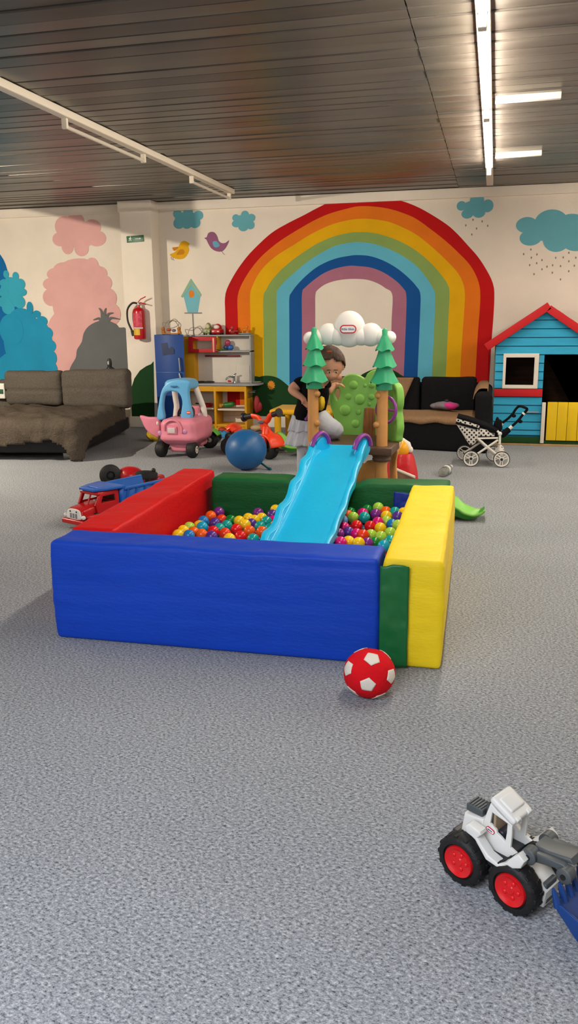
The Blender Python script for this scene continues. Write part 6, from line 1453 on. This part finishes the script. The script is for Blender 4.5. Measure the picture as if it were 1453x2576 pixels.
# ---------------------------------------------------------------- things behind the pink car
c = fl(386, 1114); t = thing('toy_bag', 'yellow bag lying on the carpet behind the pink car door', 'bag', c+V(0, .15, 0)); YB = mat('cloth_mustard', '#b08f24', .8, .2, var=.25, vscale=20, bump=.5, bscale=25)
q = MB(); q.ell(c+V(.0, .15, .085), (.15, .12, .085), YB, nu=30, nv=18, disp=lambda w, n: n*.012*nz(w, 16)); q.build('bag_body', YB, t, angle=180)
q = MB(); q.tube(smooth_path([c+V(-.08, .1, .14), c+V(-.05, .06, .18), c+V(.05, .06, .18), c+V(.08, .1, .14)], 4), .008, YB, n=6); q.build('bag_handle', YB, t)
def tricycle():
    Y = 9.16; c = at(531, 1110, Y); t = thing('toy_tricycle', 'green toy tricycle with big black wheel behind the pink car', 'ride-on toy', (c.x, Y, 0)); G = plas('#59b52e', .35)
    M = Matrix.Translation((c.x-.02, Y, .1)) @ rotz(.3) @ Matrix.Rotation(PI/2, 4, 'X'); q = MB(); q.lathe([(.02, -.04), (.08, -.04), (.1, -.02), (.1, .02), (.08, .04), (.05, .045), (.045, .03), (.02, .03)], TIRE, M, 36); wh = q.build('wheel', TIRE, t)
    q = MB(); q.lathe([(.001, .05), (.025, .045), (.03, .03)], plas('#8c8a84'), M, 20); q.tube([M @ V(0, 0, .05), M @ V(-.02, .06, .06)], .008, plas('#8c8a84')); q.build('crank', None, wh)
    q = MB()
    q.grid(lambda u, v: V(c.x-.02+.135*math.sin(-1.1+2.2*u), Y+.3+(v-.5)*.14-.3, .1+.125*math.cos(-1.1+2.2*u)), 14, 4, G); q.build('mudguard', G, t, angle=180, solid=.012)
    q = MB(); q.tube([V(c.x-.04, Y, .2), V(c.x-.15, Y+.3, .18)], .03, G); q.ell((c.x-.17, Y+.33, .2), (.09, .08, .04), G); q.build('frame', G, t)
    for dy in (.3, .5):
        q = MB(); q.lathe([(.001, -.02), (.06, -.02), (.06, .02), (.001, .02)], TIRE, Matrix.Translation((c.x-.2+.1*(dy > .4), Y+dy, .06)) @ Matrix.Rotation(PI/2, 4, 'X'), 24); q.build('wheel', TIRE, t)
tricycle()
# ---------------------------------------------------------------- ceiling lights
WF = mat('enamel_white', '#e2d8c8', .45, .4); TB_OFF = plas('#cfc7b8', .25)
TB_ON = mat('tube_glow', '#ffffff', .4, .3, emit='#fff1dd', estr=190)
def rail(x, y0, y1, z, label, lamps, on, dx=0):
    t = thing('light_rail', label, 'light rail', (x, (y0+y1)/2, HC))
    q = MB(); q.box((x, (y0+y1)/2, z+.028), (.075, y1-y0, .056), .008, None, WF, seg=2); q.build('channel', WF, t)
    for k in range(5): q = MB(); q.box((x, y0+.2+(y1-y0-.4)*k/4, (z+.05+HC+.01)/2), (.05, .06, HC+.01-z-.05), .002, None, WF); q.build('ceiling_clip', WF, t)
    for a, b_ in lamps:
        for y in (a, b_):
            q = MB(); q.box((x+dx, y, z-.035), (.045, .03, .075), .006, None, WF); q.build('lamp_holder', WF, t)
        q = MB(); m = TB_ON if on else TB_OFF; q.tube([V(x+dx, a, z-.055), V(x+dx, b_, z-.055)], .015, m, n=14); lab(q.build('tube', m, t), 'glowing white tube' if on else 'unlit white tube')
lx = fl(300, 352, 3.0).x; ZR = 2.976; rx = -.126
rail(lx, 1.2, 10.3, ZR, 'long cream light rail with unlit tubes under the left part of the ceiling', ((6.15, 7.62), (8.9, 10.22)), False, -.012)
rail(rx, .8, 10.6, ZR, 'long light rail with lit tubes under the right part of the ceiling', ((2.9, 4.7), (4.75, 6.75), (6.85, 9.35)), True)
for y, xe, lb_ in ((6.68, .39, 'white strip bent down from the ceiling right of the lit rail, nearer one'), (8.9, .37, 'white strip bent down from the ceiling right of the lit rail, farther one')):
    q = MB(); q.box(((rx+.06+xe)/2, y, HC-.02), (xe-rx-.06, .05, .05), .004, None, plas('#f4ecdd')); tag(q.build('ceiling_strip', None), lb_, 'strip')
# ---------------------------------------------------------------- light
def area(name, loc, rot, sx, sy, power, color):
    l = bpy.data.lights.new(name, 'AREA'); l.shape = 'RECTANGLE'; l.size = sx; l.size_y = sy; l.energy = power; l.color = lin(color)[:3]
    o = bpy.data.objects.new(name, l); COL.objects.link(o); o.location = loc; o.rotation_euler = rot; return o
w = bpy.data.worlds.new('world'); SC.world = w; w.use_nodes = True
w.node_tree.nodes['Background'].inputs[0].default_value = lin('#cfc6b8'); w.node_tree.nodes['Background'].inputs[1].default_value = .0
area('ceiling_light', (-1.4, -1.2, 2.9), (0, 0, 0), 2.6, 2.4, 300, '#eef3ff')
area('ceiling_light', (-6.2, 3.0, 2.88), (0, 0, 0), 0.3, 4.0, 70, '#fff1de')
area('ceiling_light', (3.0, 7.0, 2.88), (0, 0, 0), .3, 6.0, 150, '#fff3e2')
S = V(-6.5, 6.0, 2.62)
area('lamp_light', S, (math.radians(38), 0, math.radians(-12)), .04, .04, 230, '#fff0da')
A = V(-6.53, 11.1, 3.03); dl = V(1.53, 0, -.36)
k = .3; c = S.lerp(A, k); e0, e1 = c-dl*.3, c+dl*.5
t = thing('unseen_lamp', 'unseen lamp left of the view with an added board that shadows the upper wall', 'lamp', (S.x, S.y, HC))
q = MB(); q.add([e0, e1, V(e1.x, e1.y, HC), V(e0.x, e0.y, HC)], [[0, 1, 2, 3]], WF); q.build('shadow_board', WF, t, solid=.01)  # added board out of view, angled to cast the slanted shadow on the back wall
q = MB(); q.box((S.x, S.y-.1, S.z+.08), (.3, .3, .02), .005, None, WF); q.tube([V(S.x, S.y-.1, S.z+.08), V(S.x, S.y-.1, HC)], .012, WF); q.build('housing', WF, t)
SC.view_settings.view_transform = 'Standard'
SC.view_settings.exposure = 0
SC.cycles.max_bounces = 6; SC.cycles.diffuse_bounces = 4; SC.cycles.glossy_bounces = 3; SC.cycles.transmission_bounces = 6
SC.cycles.sample_clamp_indirect = 6
SC.cycles.use_denoising = True
